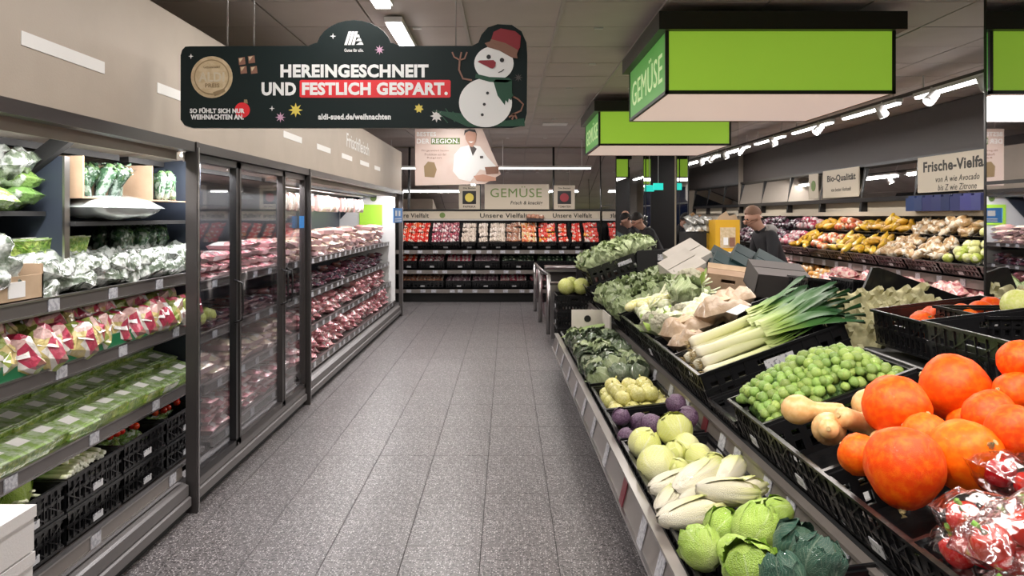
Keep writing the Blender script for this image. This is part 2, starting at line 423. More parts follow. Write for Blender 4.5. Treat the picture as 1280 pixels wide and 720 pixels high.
for i in range(-1, 3):
    for j in (0, 1, 2, 4, 6):
        obj('ceiling_clip', MB().box(-.03,-.008,-.012,.03,.008,.002).mesh('ceiling_clip', ['white']), cl, (-.295+i*CT+.3+.1*(j%2), 5.5+j*1.3, H))

struct('wall_back', MB().box(XL,15.0,0, 1.85,15.1,H), 'wall')
struct('wall_back', MB().box(1.85,YB,0, XR,YB+.1,H), 'wall')
struct('wall_right', MB().box(XR,YF,0, XR+.1,YB+.1,H), 'wall')
struct('wall_rear', MB().box(XL,YF-.1,0, XR,YF,H), 'wall')
struct('wall_side', MB().box(XL-.1,YF,0, XL,15.1,H), 'grey')
for i, x in enumerate((-2.4,-.6,1.2,3.0)):       # night windows behind the camera, seen in the mirrored pillars
    win = struct(f'window_{i+1}', MB().box(x,YF,0.5, x+1.7,YF+.02,2.7), 'navy')
    obj('window_frame', MB().box(x+1.6,YF,0, x+1.85,YF+.12,H).mesh('window_frame', ['lgrey']), win)

# bulkhead over the chillers
XF = -1.69
bh = struct('wall_left', MB().box(XF-.06,-2.5,2.0, XF,12.3,2.62), 'taupe')
part('bulkhead_top', MB().box(XL,-2.5,2.56, XF-.06,12.3,2.62), 'taupe', bh)
part('bulkhead_end', MB().box(XL,12.24,2.0, XF-.06,12.3,2.56), 'taupe', bh)
def fy(px): return -XF*960/(634-px)
def fz(px,py): return 1.6+(270-py)/960*fy(px)
dashes = [(23,130,27,78),(195,228,100,117)]
st = [(23,130),(195,236),(288,306),(354,377),(396,414),(427,439),(449,461)]
for a,b in ((26,130),(196,236),(288,309),(354,377),(396,413),(427,440),(450,461),(468,475)):
    ya, yb = fy(a), fy(b)
    part('stripe', MB().box(XF,ya,2.195, XF+.003,yb,2.245), 'stripe', bh)
text(bh, 'Frischfleisch', XF+.002, fy(433), 2.33, fy(461)-fy(433), .15, 'stripe', '+x', .01)

def frame_bar(mb, *a): mb.box(*a)

# mirrored band above the back shelves
def mirror_bay(name, a, b, z0, z1, face, parent=None):
    pass
wb = MB(); wm = thing('mirror_band', 'long mirrored band with black bars above the back wall shelves', 'mirror', (0,14.98,1.71))
for xa, xb in ((-2.2,-1.9),(-1.9,-.53),(-.53,.9),(.9,1.84)):
    part('mirror_panel', MB().prismy([(14.82,1.73),(14.84,1.73),(14.985,H-.03),(14.965,H-.03)], xa+.02, xb-.02), 'mirror', wm)
for x in (-1.9,-.53,.9,1.82):
    part('mullion', MB().prismy([(14.79,1.70),(14.85,1.70),(14.99,H-.01),(14.94,H-.01)], x-.02, x+.02), 'black', wm)
part('bottom_bar', MB().box(-2.2,14.79,1.695, 1.84,14.85,1.73), 'black', wm)
wr = thing('mirror_band', 'long mirrored band with black bars above the right wall shelves', 'mirror', (5.2,10,1.7))
ys = [5.5+1.39*i for i in range(-2,9)]
Y0 = 9.62
ys = [Y0+1.45*i for i in range(-6,6)]
for a, b in zip(ys, ys[1:]):
    if b > YB: b = YB
    part('mirror_panel', MB().prism([(5.10,1.86),(5.115,1.86),(5.20,2.30),(5.185,2.30)], a+.02, b-.02), 'mirror', wr)
    part('back_panel', MB().box(5.18,a+.02,1.66, 5.21,b-.02,1.80), 'sand', wr)
for a in ys:
    part('mullion', MB().prism([(5.08,1.64),(5.18,1.64),(5.22,2.32),(5.16,2.32)], a-.03, a+.03), 'black', wr)
part('bottom_bar', MB().box(5.085,ys[0],1.80, 5.22,YB-.01,1.86), 'black', wr)
part('top_bar', MB().box(5.13,ys[0],2.30, 5.22,YB-.01,2.34), 'black', wr)
part('upper_panel', MB().box(5.19,YF+.1,2.34, 5.23,YB-.02,H-.01), mat('dark_wall_panel', (.07,.058,.055), .6), wr)
# ------------------------------------------------------------------ more materials
M.update(
 pumpkin=mat('pumpkin_skin', (.84,.085,.0), .5, col2=(.90,.16,.002), scale=5, bump=.12, bscale=40, coat=.04, spec=.3, var=.1, ramp=(.42,.7)),
 stemd=mat('dry_stem', (.48,.36,.16), .8, bump=.2),
 butter=mat('butternut_skin', (.72,.40,.15), .4, col2=(.78,.48,.22), scale=6, coat=.2, var=.06),
 melon=mat('melon_skin', (.62,.68,.16), .45, col2=(.72,.74,.30), scale=6, var=.06),
 kohl=mat('kohlrabi_skin', (.62,.58,.16), .4, col2=(.74,.70,.30), scale=7, coat=.3, var=.1),
 purple=mat('red_cabbage_leaf', (.09,.04,.085), .4, col2=(.22,.13,.22), scale=9, bump=.3, coat=.2, var=.2),
 sprout=mat('sprout_leaf', (.15,.29,.04), .42, col2=(.38,.50,.13), scale=60, bump=.3, coat=.2, var=.25),
 pepper=mat('pepper_skin', (.62,.008,.012), .18, coat=.8, col2=(.68,.02,.015), scale=3, var=.1),
 pepstem=mat('pepper_stem', (.20,.42,.06), .5),
 wrap=film('crinkled_wrap', (.95,.90,.90), .20, .16, 1.0, 14),
 cauli=mat('cauliflower_head', (.78,.74,.58), .6, bump=.9, bscale=60, col2=(.70,.68,.48), scale=20),
 fennel=mat('pale_bulb', (.62,.68,.38), .38, col2=(.82,.82,.62), scale=7, coat=.3, var=.08),
 chicory=mat('yellow_bulb', (.72,.66,.22), .4, col2=(.80,.78,.50), scale=6, coat=.4),
 root=mat('parsnip_skin', (.60,.42,.25), .6, col2=(.68,.52,.34), scale=10),
 kraftbag=mat('kraft_paper_bag', (.42,.29,.18), .55, col2=(.52,.39,.27), scale=5, bump=.6, bscale=14, coat=.5),
 mush=mat('mushroom', (.72,.63,.55), .5),
 bigleaf=uvmat('green_leaf', [(0,(.35,.48,.18)),(.5,(.10,.26,.05)),(1,(.05,.17,.03))], bump=.5),
 paleleaf=uvmat('pale_cabbage_leaf', [(0,(.82,.80,.50)),(.45,(.76,.76,.30)),(1,(.66,.70,.18))], vein=(.80,.80,.55)),
 chinleaf=uvmat('chinese_cabbage_leaf', [(0,(.92,.86,.74)),(.6,(.90,.85,.60)),(.85,(.80,.80,.34)),(1,(.62,.70,.18))], vein=(.88,.85,.72), bump=.6, veins=6),
 greenleaf=uvmat('pointed_cabbage_leaf', [(0,(.65,.74,.32)),(.4,(.42,.58,.11)),(1,(.34,.53,.07))], vein=(.55,.68,.30), veins=8, bump=.5),
 savoy=uvmat('savoy_leaf', [(0,(.35,.48,.28)),(.4,(.10,.22,.14)),(1,(.05,.16,.11))], vein=(.40,.52,.38), bump=.9, bscale=30),
 wrapleaf=uvmat('wrapped_leaf', [(0,(.55,.55,.42)),(.5,(.26,.33,.20)),(1,(.17,.25,.13))], rough=.25, coat=1, bump=1, bscale=26, vein=(.55,.55,.45), var=.35),
 lettleaf=uvmat('lettuce_leaf', [(0,(.70,.72,.54)),(.4,(.46,.53,.30)),(1,(.34,.43,.20))], bump=.7, vein=(.75,.78,.55), var=.2),
 leek=uvmat('leek_stalk', [(0,(.88,.80,.60)),(.10,(.92,.86,.66)),(.33,(.80,.82,.42)),(.52,(.34,.50,.10)),(.7,(.07,.20,.045)),(1,(.02,.085,.03))], rough=.45, bump=.15, coat=0),
 onion=uvmat('spring_onion', [(0,(.80,.80,.66)),(.25,(.66,.72,.36)),(.45,(.20,.42,.07)),(1,(.03,.20,.05))], rough=.35),
 herb=mat('herb_leaf', (.03,.10,.03), .5, col2=(.12,.24,.08), scale=40, bump=.6, var=.2),
 herbw=mat('herb_wrap', (.30,.38,.32), .15, col2=(.04,.10,.05), scale=22, bump=1, bscale=26, coat=1, ramp=(.45,.52), var=.1),
 saladbag=mat('salad_bag', (.16,.28,.07), .2, col2=(.45,.52,.42), scale=20, bump=1, bscale=24, coat=1, ramp=(.5,.6), var=.2),
 clearbag=mat('crinkled_clear_bag', (.10,.13,.09), .14, col2=(.50,.53,.50), scale=16, bump=1, bscale=22, coat=1, ramp=(.42,.58), var=.12),
 lettbox=mat('boxed_lettuce', (.16,.30,.03), .3, col2=(.50,.60,.14), scale=34, bump=1, bscale=44, coat=1, ramp=(.4,.6), var=.25),
 lid=mat('plastic_lid', (.48,.56,.38), .12, coat=1, col2=(.28,.42,.12), scale=26, bump=.3),
 roll=mat('plastic_roll', (.50,.56,.55), .15, coat=1, bump=.3, bscale=6),
 tray=mat('pack_tray', (.035,.03,.035), .3),
 packlabel=palette('pack_label', [(.75,.74,.74),(.70,.68,.60),(.75,.74,.74),(.45,.32,.18)], [(.55,.52,.50)], scale=60, amt=.25),
 kale=mat('curly_leaf', (.30,.38,.22), .4, col2=(.60,.64,.46), scale=26, bump=.9, bscale=40, coat=.6),
 eggtray=mat('pulp_tray', (.50,.47,.27), .8, bump=.1, bscale=80),
 skin=mat('skin', (.50,.27,.19), .5, sss=.05), jacket=mat('dark_jacket', (.012,.011,.015), .7, bump=.1),
 hood=mat('grey_hood', (.30,.28,.27), .8), trousers=mat('dark_trousers', (.02,.022,.035), .8), shoe=mat('shoe', (.02,.02,.02), .5),
 hairdk=mat('dark_hair', (.014,.009,.007), .6, bump=.4, bscale=120), hairbr=mat('cropped_hair', (.24,.13,.085), .7, bump=.3, bscale=150),
 eye=mat('eye', (.02,.015,.01), .2),
 red=mat('tomato', (.62,.03,.01), .2, coat=.6, var=.15),
 foil=mat('silver_foil_bag', (.45,.45,.43), .25, metal=.6, bump=1, bscale=20),
 styro=mat('white_polystyrene', (.72,.69,.68), .7, bump=.08, bscale=120),
 glassr=film('tinted_panel', (.75,.45,.50), .1, .05, 0),
)
MEAT = palette('meat_pack', [(.52,.20,.22),(.62,.33,.32),(.40,.12,.16),(.66,.46,.42),(.56,.26,.28),(.68,.50,.44)],
               [(.74,.68,.67),(.60,.30,.30),(.76,.70,.69),(.46,.15,.18)], scale=11, amt=.55, rough=.25, coat=1, bump=.9)
MEATL = palette('poultry_pack', [(.68,.50,.42),(.66,.42,.37),(.72,.56,.48),(.60,.36,.32)],
               [(.76,.71,.68),(.70,.50,.42),(.62,.30,.28),(.74,.62,.45)], scale=11, amt=.5, rough=.25, coat=1, bump=.9)
SAUS = palette('sausage_pack', [(.34,.10,.13),(.62,.58,.60),(.46,.20,.20),(.22,.14,.20),(.70,.60,.55)],
               [(.70,.67,.68),(.20,.07,.10),(.58,.30,.28),(.08,.06,.09)], scale=13, amt=.55, rough=.25, coat=1, bump=.9)
SALAD = palette('salad_cup', [(.50,.16,.18),(.48,.42,.24),(.58,.50,.38),(.48,.26,.22),(.34,.36,.12),(.52,.42,.18)],
               [(.75,.70,.66),(.50,.05,.10),(.28,.34,.07),(.70,.45,.42),(.62,.50,.20),(.20,.08,.06)], scale=16, amt=.72, rough=.3, coat=1, bump=.7)
M.update(meat=MEAT, poultry=MEATL, sausage=SAUS, saladp=SALAD)

# ------------------------------------------------------------------ kits: shared meshes
def pillow(w, l, h, seed=0, n=8, crump=.25, mi=0, mb=None, seam=.0, base=0):
    mb = mb or MB()
    def f(sgn):
        def g(u, v):
            a, b = 2*u-1, 2*v-1
            k = (1-abs(a)**3.2)*(1-abs(b)**3.2)
            nz = noise.noise(Vector((a*2.3+seed*5, b*2.3, sgn*3+seed)))
            z = h/2*(max(k,0)**.6)*(1+crump*nz*2)
            x = w/2*a*(1-.06*(1-abs(b))*0-.05*abs(b)**2)+crump*.05*w*noise.noise(Vector((b*3, seed, a)))
            y = l/2*b+crump*.05*l*noise.noise(Vector((a*3, seed+9, b)))
            return (x, y, h/2+sgn*z)
        return g
    mb.grid(f(1), n, n, mi); mb.grid(f(-1), n, n, mi, flip=True)
    mb.uv = {}
    return mb
def kit(mb, mats, ch=(), name='pack'): return (mb.mesh(name, mats), list(ch))

M['mtray'] = mat('pale_pack_tray', (.50,.30,.30), .3, coat=.6, var=.25)
def meat_kit(m, w=.19, l=.26, h=.055, seed=0, label=True):
    mb = MB(); hw, hl = w/2, l/2
    mb.add([(-hw*.85,-hl*.88,0),(hw*.85,-hl*.88,0),(hw*.85,hl*.88,0),(-hw*.85,hl*.88,0),(-hw,-hl,h*.55),(hw,-hl,h*.55),(hw,hl,h*.55),(-hw,hl,h*.55)],
           [(3,2,1,0),(0,1,5,4),(1,2,6,5),(2,3,7,6),(3,0,4,7)], 1)
    def g(u,v):
        a, b = 2*u-1, 2*v-1; k = max((1-a**4)*(1-b**4),0)
        return (hw*a, hl*b, h*.55+h*.45*k**.5*(1+.35*noise.noise(Vector((a*2+seed,b*2,seed)))))
    mb.grid(g, 6, 6, 0); mb.uv = {}
    if label: mb.box(-hw*.55,-hl*.25,h*.98, hw*.35,hl*.45,h*1.03, 2)
    return kit(mb, [m,'mtray','packlabel'])
K = {}
K['meat'] = [meat_kit('meat', seed=i) for i in range(3)]
K['poultry'] = [meat_kit('poultry', .2,.27,.07, seed=i+5) for i in range(3)]
K['sausage'] = [meat_kit('sausage', .18,.24,.04, seed=i+9) for i in range(3)]
K['meatbag'] = [kit(pillow(.2,.28,.08, seed=i, n=7, crump=.45), ['meat']) for i in range(3)]
K['sausbag'] = [kit(pillow(.18,.25,.06, seed=i+4, n=7, crump=.45), ['sausage']) for i in range(3)]
K['clearbag'] = [kit(pillow(.22,.30,.13, seed=i+7, n=9, crump=.6), ['clearbag']) for i in range(3)]
K['saladbag'] = [kit(pillow(.20,.28,.10, seed=i+17, n=9, crump=.5), ['saladbag']) for i in range(3)]

def wedge_kit(seed):                             # stand-up salad cup with a wedge-shaped film top
    mb = MB(); r = random.Random(seed)
    pts = []
    for i in range(7):
        for j in range(7):
            a, b = i/3-1, j/3-1
            k = max((1-abs(a)**3)*(1-abs(b)**3),0)
            pts.append((.065*a, .075*b, .05+.075*k*(1+.6*noise.noise(Vector((a*2,b*2,seed*3.3)))) ))
    mb.add(pts, [(i*7+j,(i+1)*7+j,(i+1)*7+j+1,i*7+j+1) for i in range(6) for j in range(6)], 0, False)
    mb.add([(-.05,-.06,0),(.05,-.06,0),(.05,.06,0),(-.05,.06,0),(-.065,-.075,.05),(.065,-.075,.05),(.065,.075,.05),(-.065,.075,.05)],
           [(3,2,1,0),(0,1,5,4),(1,2,6,5),(2,3,7,6),(3,0,4,7)], 0)
    mb.add([(.0,-.05,.115),(.05,-.045,.085),(.055,.03,.085),(.0,.035,.118)], [(0,1,2,3)], 1)
    return kit(mb, ['saladp','packlabel'], name='salad_pack')
K['wedge'] = [wedge_kit(i) for i in range(4)]

def lettbox_kit(seed):
    mb = MB(); w, l, h = .085, .11, .085
    mb.add([(-w*.85,-l*.85,0),(w*.85,-l*.85,0),(w*.85,l*.85,0),(-w*.85,l*.85,0),(-w,-l,h),(w,-l,h),(w,l,h),(-w,l,h)],
           [(3,2,1,0),(0,1,5,4),(1,2,6,5),(2,3,7,6),(3,0,4,7)], 0)
    lid = MB().box(-w*1.02,-l*1.02,h, w*1.02,l*1.02,h+.007,0); lid.box(-w*.85,-l*.85,h+.007, w*.85,l*.85,h+.012,0)
    lab = MB().box(-w*.40,-l*.42,h+.0125, w*.30,l*.30,h+.014,0)
    return kit(mb, ['lettbox'], [('lid', lid.mesh('lid', ['lid'])), ('sticker', lab.mesh('sticker', ['stripe']))], 'lettuce_box')
K['lettbox'] = [lettbox_kit(i) for i in range(2)]

def punnet_kit(m, n=4, r=.028, seed=0, tray='tray', w=.16, l=.12):
    mb = MB(); q = random.Random(seed)
    mb.box(-w/2,-l/2,0, w/2,l/2,.03, 1)
    for i in range(3):
        for j in range(n):
            mb.blob((-w/2+w*(j+.5)/n, -l/2+l*(i+.5)/3, .035+q.uniform(0,.012)), (r,r,r), 6, 4, 0, 1, 0, 0)
    return kit(mb, [m, tray])
def heap_mat(name, cols, mott=None, **k):
    M[name] = palette(name, cols, mott, **k); return name
heap_mat('p_red', [(.70,.04,.012),(.62,.02,.01),(.74,.10,.02)], [(.75,.55,.45)], scale=30, amt=.12)
heap_mat('p_pw', [(.60,.22,.24),(.72,.55,.53),(.48,.08,.12)], [(.75,.72,.70),(.20,.03,.06)], scale=24, amt=.5)
heap_mat('p_white', [(.72,.62,.55),(.66,.55,.46)], [(.42,.35,.28)], scale=24, amt=.25)
heap_mat('p_brown', [(.26,.10,.06),(.34,.16,.10)], [(.48,.22,.12),(.6,.5,.42)], scale=24, amt=.4)
heap_mat('p_orange', [(.70,.32,.10),(.68,.22,.08),(.70,.48,.22)], [(.62,.10,.05),(.75,.62,.50)], scale=24, amt=.4)
heap_mat('p_mix', [(.70,.10,.07),(.72,.55,.48),(.74,.32,.03),(.66,.06,.03)], [(.75,.68,.62),(.70,.36,.04),(.62,.04,.03)], scale=20, amt=.5)
heap_mat('p_purple', [(.22,.10,.14),(.34,.20,.24),(.15,.06,.09)], [(.50,.40,.42)], scale=24, amt=.3)
heap_mat('p_dkgreen', [(.012,.035,.015),(.02,.06,.02),(.03,.05,.03)], [(.30,.36,.26)], scale=22, amt=.16)
heap_mat('p_pink', [(.58,.12,.18),(.50,.05,.10),(.64,.34,.34)], [(.72,.62,.60)], scale=24, amt=.35)
heap_mat('p_yellow', [(.72,.42,.02),(.76,.50,.05),(.66,.34,.02)], [(.50,.26,.03)], scale=14, amt=.2)
heap_mat('p_ginger', [(.52,.34,.16),(.60,.44,.26),(.46,.28,.12)], [(.72,.62,.48),(.38,.22,.09)], scale=16, amt=.4)
heap_mat('p_grape', [(.03,.012,.02),(.06,.02,.035),(.02,.01,.012)], [(.35,.33,.34),(.14,.04,.07)], scale=20, amt=.3)
heap_mat('p_lime', [(.50,.56,.10),(.62,.62,.24),(.42,.50,.07)], [(.72,.70,.42)], scale=16, amt=.25)
heap_mat('p_net', [(.66,.28,.26),(.70,.38,.34),(.58,.20,.22)], [(.76,.56,.50),(.52,.14,.16),(.72,.46,.38)], scale=26, amt=.55)
heap_mat('p_oranges', [(.78,.32,.04),(.76,.40,.12),(.70,.44,.28)], [(.76,.60,.44)], scale=20, amt=.2)
K['pun'] = {m: [punnet_kit(m, seed=i) for i in range(2)] for m in ('p_red','p_pw','p_white','p_brown','p_orange','p_mix','p_purple','p_dkgreen','p_pink')}
def lump(m, r, seed, amp=.5, fr=1.6): return kit(MB().blob((0,0,0), r, 12, 8, amp, fr, seed), [m])
K['lump'] = {'p_yellow': [lump('p_yellow',(.12,.045,.04),i,.5) for i in range(2)],
             'p_ginger': [lump('p_ginger',(.11,.06,.05),i,.7,2.2) for i in range(3)],
             'p_grape': [lump('p_grape',(.10,.06,.05),i,.6,3) for i in range(2)],
             'p_pink': [lump('p_pink',(.08,.06,.055),i,.3) for i in range(2)],
             'p_lime': [lump('p_lime',(.06,.055,.055),i,.15) for i in range(2)],
             'p_white': [lump('p_white',(.10,.08,.05),i,.5) for i in range(2)],
             'p_orange': [lump('p_orange',(.07,.06,.055),i,.2) for i in range(2)],
             'p_oranges': [lump('p_oranges',(.06,.06,.055),i,.1) for i in range(2)],
             'p_net': [kit(pillow(.20,.32,.12, seed=i+3, n=8, crump=.5), ['p_net']) for i in range(2)]}

# crates -----------------------------------------------------------------------
_crates = {}
def perf_wall(mb, o, u, v, t, nx, nz, hole):
    """a wall along u, up along v, thick along t, with real slots"""
    o, u, v, t = Vector(o), Vector(u), Vector(v), Vector(t)
    for i in range(nx):
        for k in range(nz):
            if hole(i, k): continue
            a = o+u*(i/nx)+v*(k/nz); du = u/nx; dv = v/nz
            q = [a, a+du, a+du+dv, a+dv]
            mb.add(q+[p+t for p in q], [(0,1,2,3),(7,6,5,4)])
            for (e0,e1,di,dk) in ((0,1,0,-1),(1,2,1,0),(2,3,0,1),(3,0,-1,0)):
                ii, kk = i+di, k+dk
                if not (0 <= ii < nx and 0 <= kk < nz) or hole(ii, kk): mb.add([q[e0],q[e1],q[e1]+t,q[e0]+t], [(3,2,1,0)])
def crate_mesh(D, W, H2):
    key = (round(D,3), round(W,3), round(H2,3))
    if key in _crates: return _crates[key]
    mb = MB(); t = .012
    mb.box(0,-W/2,0, D,W/2,.008)
    nx, nz = 21, 7
    def hole(i, k): return (k in (1,2) and i%2 == 1 and 0 < i < nx-1 and i != nx//2) or (k == 4 and i%2 == 1 and (i < 7 or i > 13) and 0 < i < nx-1) or (k == 5 and 8 <= i <= 12)
    perf_wall(mb, (0,-W/2,.008), (0,W,0), (0,0,H2-.02), (t,0,0), nx, nz, hole)
    perf_wall(mb, (D-t,-W/2,.008), (0,W,0), (0,0,H2-.02), (t,0,0), nx, nz, hole)
    perf_wall(mb, (0,-W/2,.008), (D,0,0), (0,0,H2-.02), (0,t,0), nx, nz, hole)
    perf_wall(mb, (0,W/2-t,.008), (D,0,0), (0,0,H2-.02), (0,t,0), nx, nz, hole)
    # rim, mid bands and outer ribs
    r = .016
    for z0, z1, e in ((H2-.014,H2,r),(0,.012,.008),(H2*.48,H2*.48+.012,.008)):
        mb.box(-e+.004,-W/2-e+.004,z0, 0,W/2+e-.004,z1); mb.box(D,-W/2-e+.004,z0, D+e-.004,W/2+e-.004,z1)
        mb.box(0,-W/2-e+.004,z0, D,-W/2,z1); mb.box(0,W/2,z0, D,W/2+e-.004,z1)
    for i in range(1, 10):
        y = -W/2+W*i/10; mb.box(-.006,y-.003,.012, 0,y+.003,H2-.014); mb.box(D,y-.003,.012, D+.006,y+.003,H2-.014)
        x = D*i/10; mb.box(x-.003,-W/2-.006,.012, x+.003,-W/2,H2-.014); mb.box(x-.003,W/2,.012, x+.003,W/2+.006,H2-.014)
    for i in range(4):                            # diagonal braces on the long faces
        a = -W/2+W*(i+.1)/4; b = a+W*.2
        mb.add([(-.009,a,.02),(-.009,a+.012,.02),(-.009,b+.012,H2*.48),(-.009,b,H2*.48)], [(0,3,2,1)])
        mb.add([(-.009,b,H2*.5),(-.009,b+.012,H2*.5),(-.009,a+.012,H2-.02),(-.009,a,H2-.02)], [(0,3,2,1)])
    lb = MB().box(-.010,-.05,H2*.14, -.0065,.03,H2*.36)
    ls = MB().box(D*.42,-W/2-.0095,H2*.54, D*.62,-W/2-.0065,H2*.76)
    _crates[key] = (mb.mesh('produce_crate', ['crate']), lb.mesh('crate_label', ['label']), ls.mesh('crate_label', ['label']))
    return _crates[key]
def crate(x, y, z, D=.70, W=.56, H2=.22, tilt=0, rz=0, label='', group=None, isl=False, lab='f', name='produce_crate'):
    """x,y,z = middle of the lower front edge; opens upward, depth toward local +x"""
    ms = crate_mesh(D, W, H2)
    m4 = Matrix.Translation((x,y,z)) @ Matrix.Rotation(rz,4,'Z') @ Matrix.Rotation(-tilt,4,'Y')
    ch = []
    if 'f' in lab: ch.append(('crate_label', ms[1], None))
    if 's' in lab: ch.append(('crate_label', ms[2], None))
    place((ms[0], ch), name, (0,0,0), label=label, cat='crate', group=group, m4=m4, isl=isl)
    return m4
def on(m4, x, y, z): return m4 @ Vector((x,y,z))
def put(kits, name, m4, x, y, z, rot=(0,0,0), label=None, cat=None, group=None, sc=1, isl=False, kids=True):
    k = kits if isinstance(kits, tuple) else rnd.choice(kits)
    q = m4 @ Matrix.Translation((x,y,z)) @ Euler(rot).to_matrix().to_4x4()
    return place(k, name, (0,0,0), label=label, cat=cat, group=group, sc=sc, isl=isl, m4=q, kids=kids)
def heap(kits, name, m4, D, W, nx, ny, z, label, cat, group, layers=1, dz=.08, jit=.3, rot=(.4,.4,PI), sc=1, isl=False, m=.05, dome=0, kids=True, base=(0,0,0)):
    for l in range(layers):
        ax, ay = nx-l, ny-l
        for i in range(max(ax,1)):
            for j in range(max(ay,1)):
                sx = (D-2*m)/nx; sy = (W-2*m)/ny
                x = m+sx*(i+.5+.5*l)+rnd.uniform(-jit,jit)*sx*.5; y = -W/2+m+sy*(j+.5+.5*l)+rnd.uniform(-jit,jit)*sy*.5
                zz = z+l*dz+dome*(1-(2*(x/D)-1)**2)*(1-(2*y/W)**2)+rnd.uniform(-.008,.008)
                put(kits, name, m4, x, y, zz, (base[0]+rnd.uniform(-1,1)*rot[0], base[1]+rnd.uniform(-1,1)*rot[1], base[2]+rnd.uniform(-1,1)*rot[2]), label, cat, group, sc*rnd.uniform(.92,1.08) if not isinstance(sc,tuple) else sc, isl, kids)

# vegetables -----------------------------------------------------------------
def pumpkin_kit(seed, squash=1.0):
    prof = []
    for i in range(15):
        t = PI*(i+.35)/14.7; r = math.sin(t)**.8; z = -math.cos(t)*.92
        if z > .3: r *= 1-.30*(z-.3); z += .42*(z-.3)**1.5
        prof.append((r, z))
    prof += [(.10,1.12),(.08,1.14)]
    mb = MB(); mb.lathe(prof, 30, 0, ribs=9, ramp=.035, jit=.06+seed*.002)
    st = MB().tube([(0,0,1.08),(.02,0,1.20),(.07,0,1.30)], [.11,.075,.085], 7)
    bt = MB().lathe([(.10,-.925),(.07,-.955)], 10)
    return (mb.mesh('pumpkin', ['pumpkin']), [('stem', st.mesh('stem',['stemd'])), ('blossom_end', bt.mesh('blossom_end',['stemd']))])
K['pumpkin'] = [pumpkin_kit(i) for i in range(3)]
def butternut_kit():
    prof = []
    for i in range(17):
        t = i/16; z = -1+2.05*t
        r = .50*math.sqrt(max(1-((t-.27)/.28)**2, 0)) if t < .27 else (.36+.14*math.cos(min((t-.27)/.36,1)*PI) if t < .63 else .225)
        if t > .27: r = max(r, .29)
        if t > .93: r *= (1.04-t)/.11
        prof.append((max(r,.03), z))
    mb = MB().lathe(prof, 20)
    st = MB().tube([(0,0,1.0),(0,0,1.1)], [.08,.07], 7)
    return (mb.mesh('butternut_squash', ['butter']), [('stem', st.mesh('stem',['stemd']))])
K['butternut'] = butternut_kit()
def leafy_head(r, sz, n, m, core, seed, wave=.05, spread=1.0, flare=.12, span=2.0, nm='leaf', top=1.0):
    """a head of overlapping leaves: a core and n leaf shells that grow from the base"""
    q = random.Random(seed); mb = MB(); mb.blob((0,0,0), (r*.95,r*.95,r*sz*.95), 16, 12, .06, 2, seed)
    # uv on core so that it takes the leaf colour
    mb.uv = {i: (.21+.3*math.sin(i), .5) for i in range(len(mb.v))}
    ch = []
    for k in range(n):
        a0 = 2*PI*k/n*1.6+q.uniform(-.3,.3); wd = span*q.uniform(.8,1.05)/2; th = PI*(.62+.22*(k%2))*top+q.uniform(-.15,.1)
        rr = r*(1.0+.012*(n-k)); sd = q.random()*50
        def f(u, v):
            half = wd*math.sin(min(.12+v*.95, 1)*PI)**.5 if v > .5 else wd*(.35+.65*math.sin(v*PI))
            if v <= .5: half = wd*(.35+.65*math.sin(v*PI))
            else: half = wd*math.sqrt(max(1-((v-.5)/.53)**2, .01))
            t = PI*.94-th*v; a = a0+(2*u-1)*half/max(math.sin(t),.45)
            k2 = rr*(1+flare*v**3*abs(2*u-1)**1.5+flare*.5*v**4+wave*noise.noise(Vector((u*5,v*5,sd)))*(.3+v))
            return (k2*math.sin(t)*math.cos(a), k2*math.sin(t)*math.sin(a), k2*sz*math.cos(t))
        ch.append((nm, MB().grid(f, 10, 10).mesh(nm, [m])))
    return (mb.mesh('head', [core or m]), ch)
K['cabbage'] = [leafy_head(1,.95,6,'paleleaf',None,i,.03,flare=.04,span=2.3,nm='cabbage_leaf') for i in range(3)]
K['chinese'] = [leafy_head(1,2.25,7,'chinleaf',None,i+10,.10,flare=.10,span=1.7,nm='cabbage_leaf') for i in range(3)]
K['pointed'] = [leafy_head(1,1.05,7,'greenleaf',None,i+20,.10,flare=.16,span=2.1,nm='cabbage_leaf') for i in range(3)]
K['savoy'] = [leafy_head(1,.95,8,'savoy',None,i+30,.14,flare=.13,span=2.0,nm='cabbage_leaf') for i in range(2)]
K['redcab'] = [leafy_head(1,.95,5,'purple','purple',i+40,.05,flare=.08,span=2.0,nm='cabbage_leaf') for i in range(2)]
K['lettuce'] = [leafy_head(1,.75,8,'lettleaf',None,i+50,.30,flare=.35,span=1.8,nm='lettuce_leaf') for i in range(3)]
K['kohl'] = [(MB().blob((0,0,0),(1,1,.88),14,10,.06,1.5,i).mesh('kohlrabi',['kohl']), [('stem', MB().tube([(0,0,.8),(.08,0,1.15)],[.12,.09],6).mesh('stem',['kohl']))]) for i in range(2)]
K['melon'] = [(MB().lathe([(math.sin(PI*(i+.2)/12.4)*1,-math.cos(PI*(i+.2)/12.4)) for i in range(13)],24,0,10,.02).mesh('melon',['melon']), [('stem', MB().tube([(0,0,.98),(0,0,1.08)],[.06,.05],6).mesh('stem',['stemd']))])]
K['sprout'] = [(MB().blob((0,0,0),(1,1,1.1),8,6,.12,2,i).mesh('brussels_sprout',['sprout']), []) for i in range(3)]
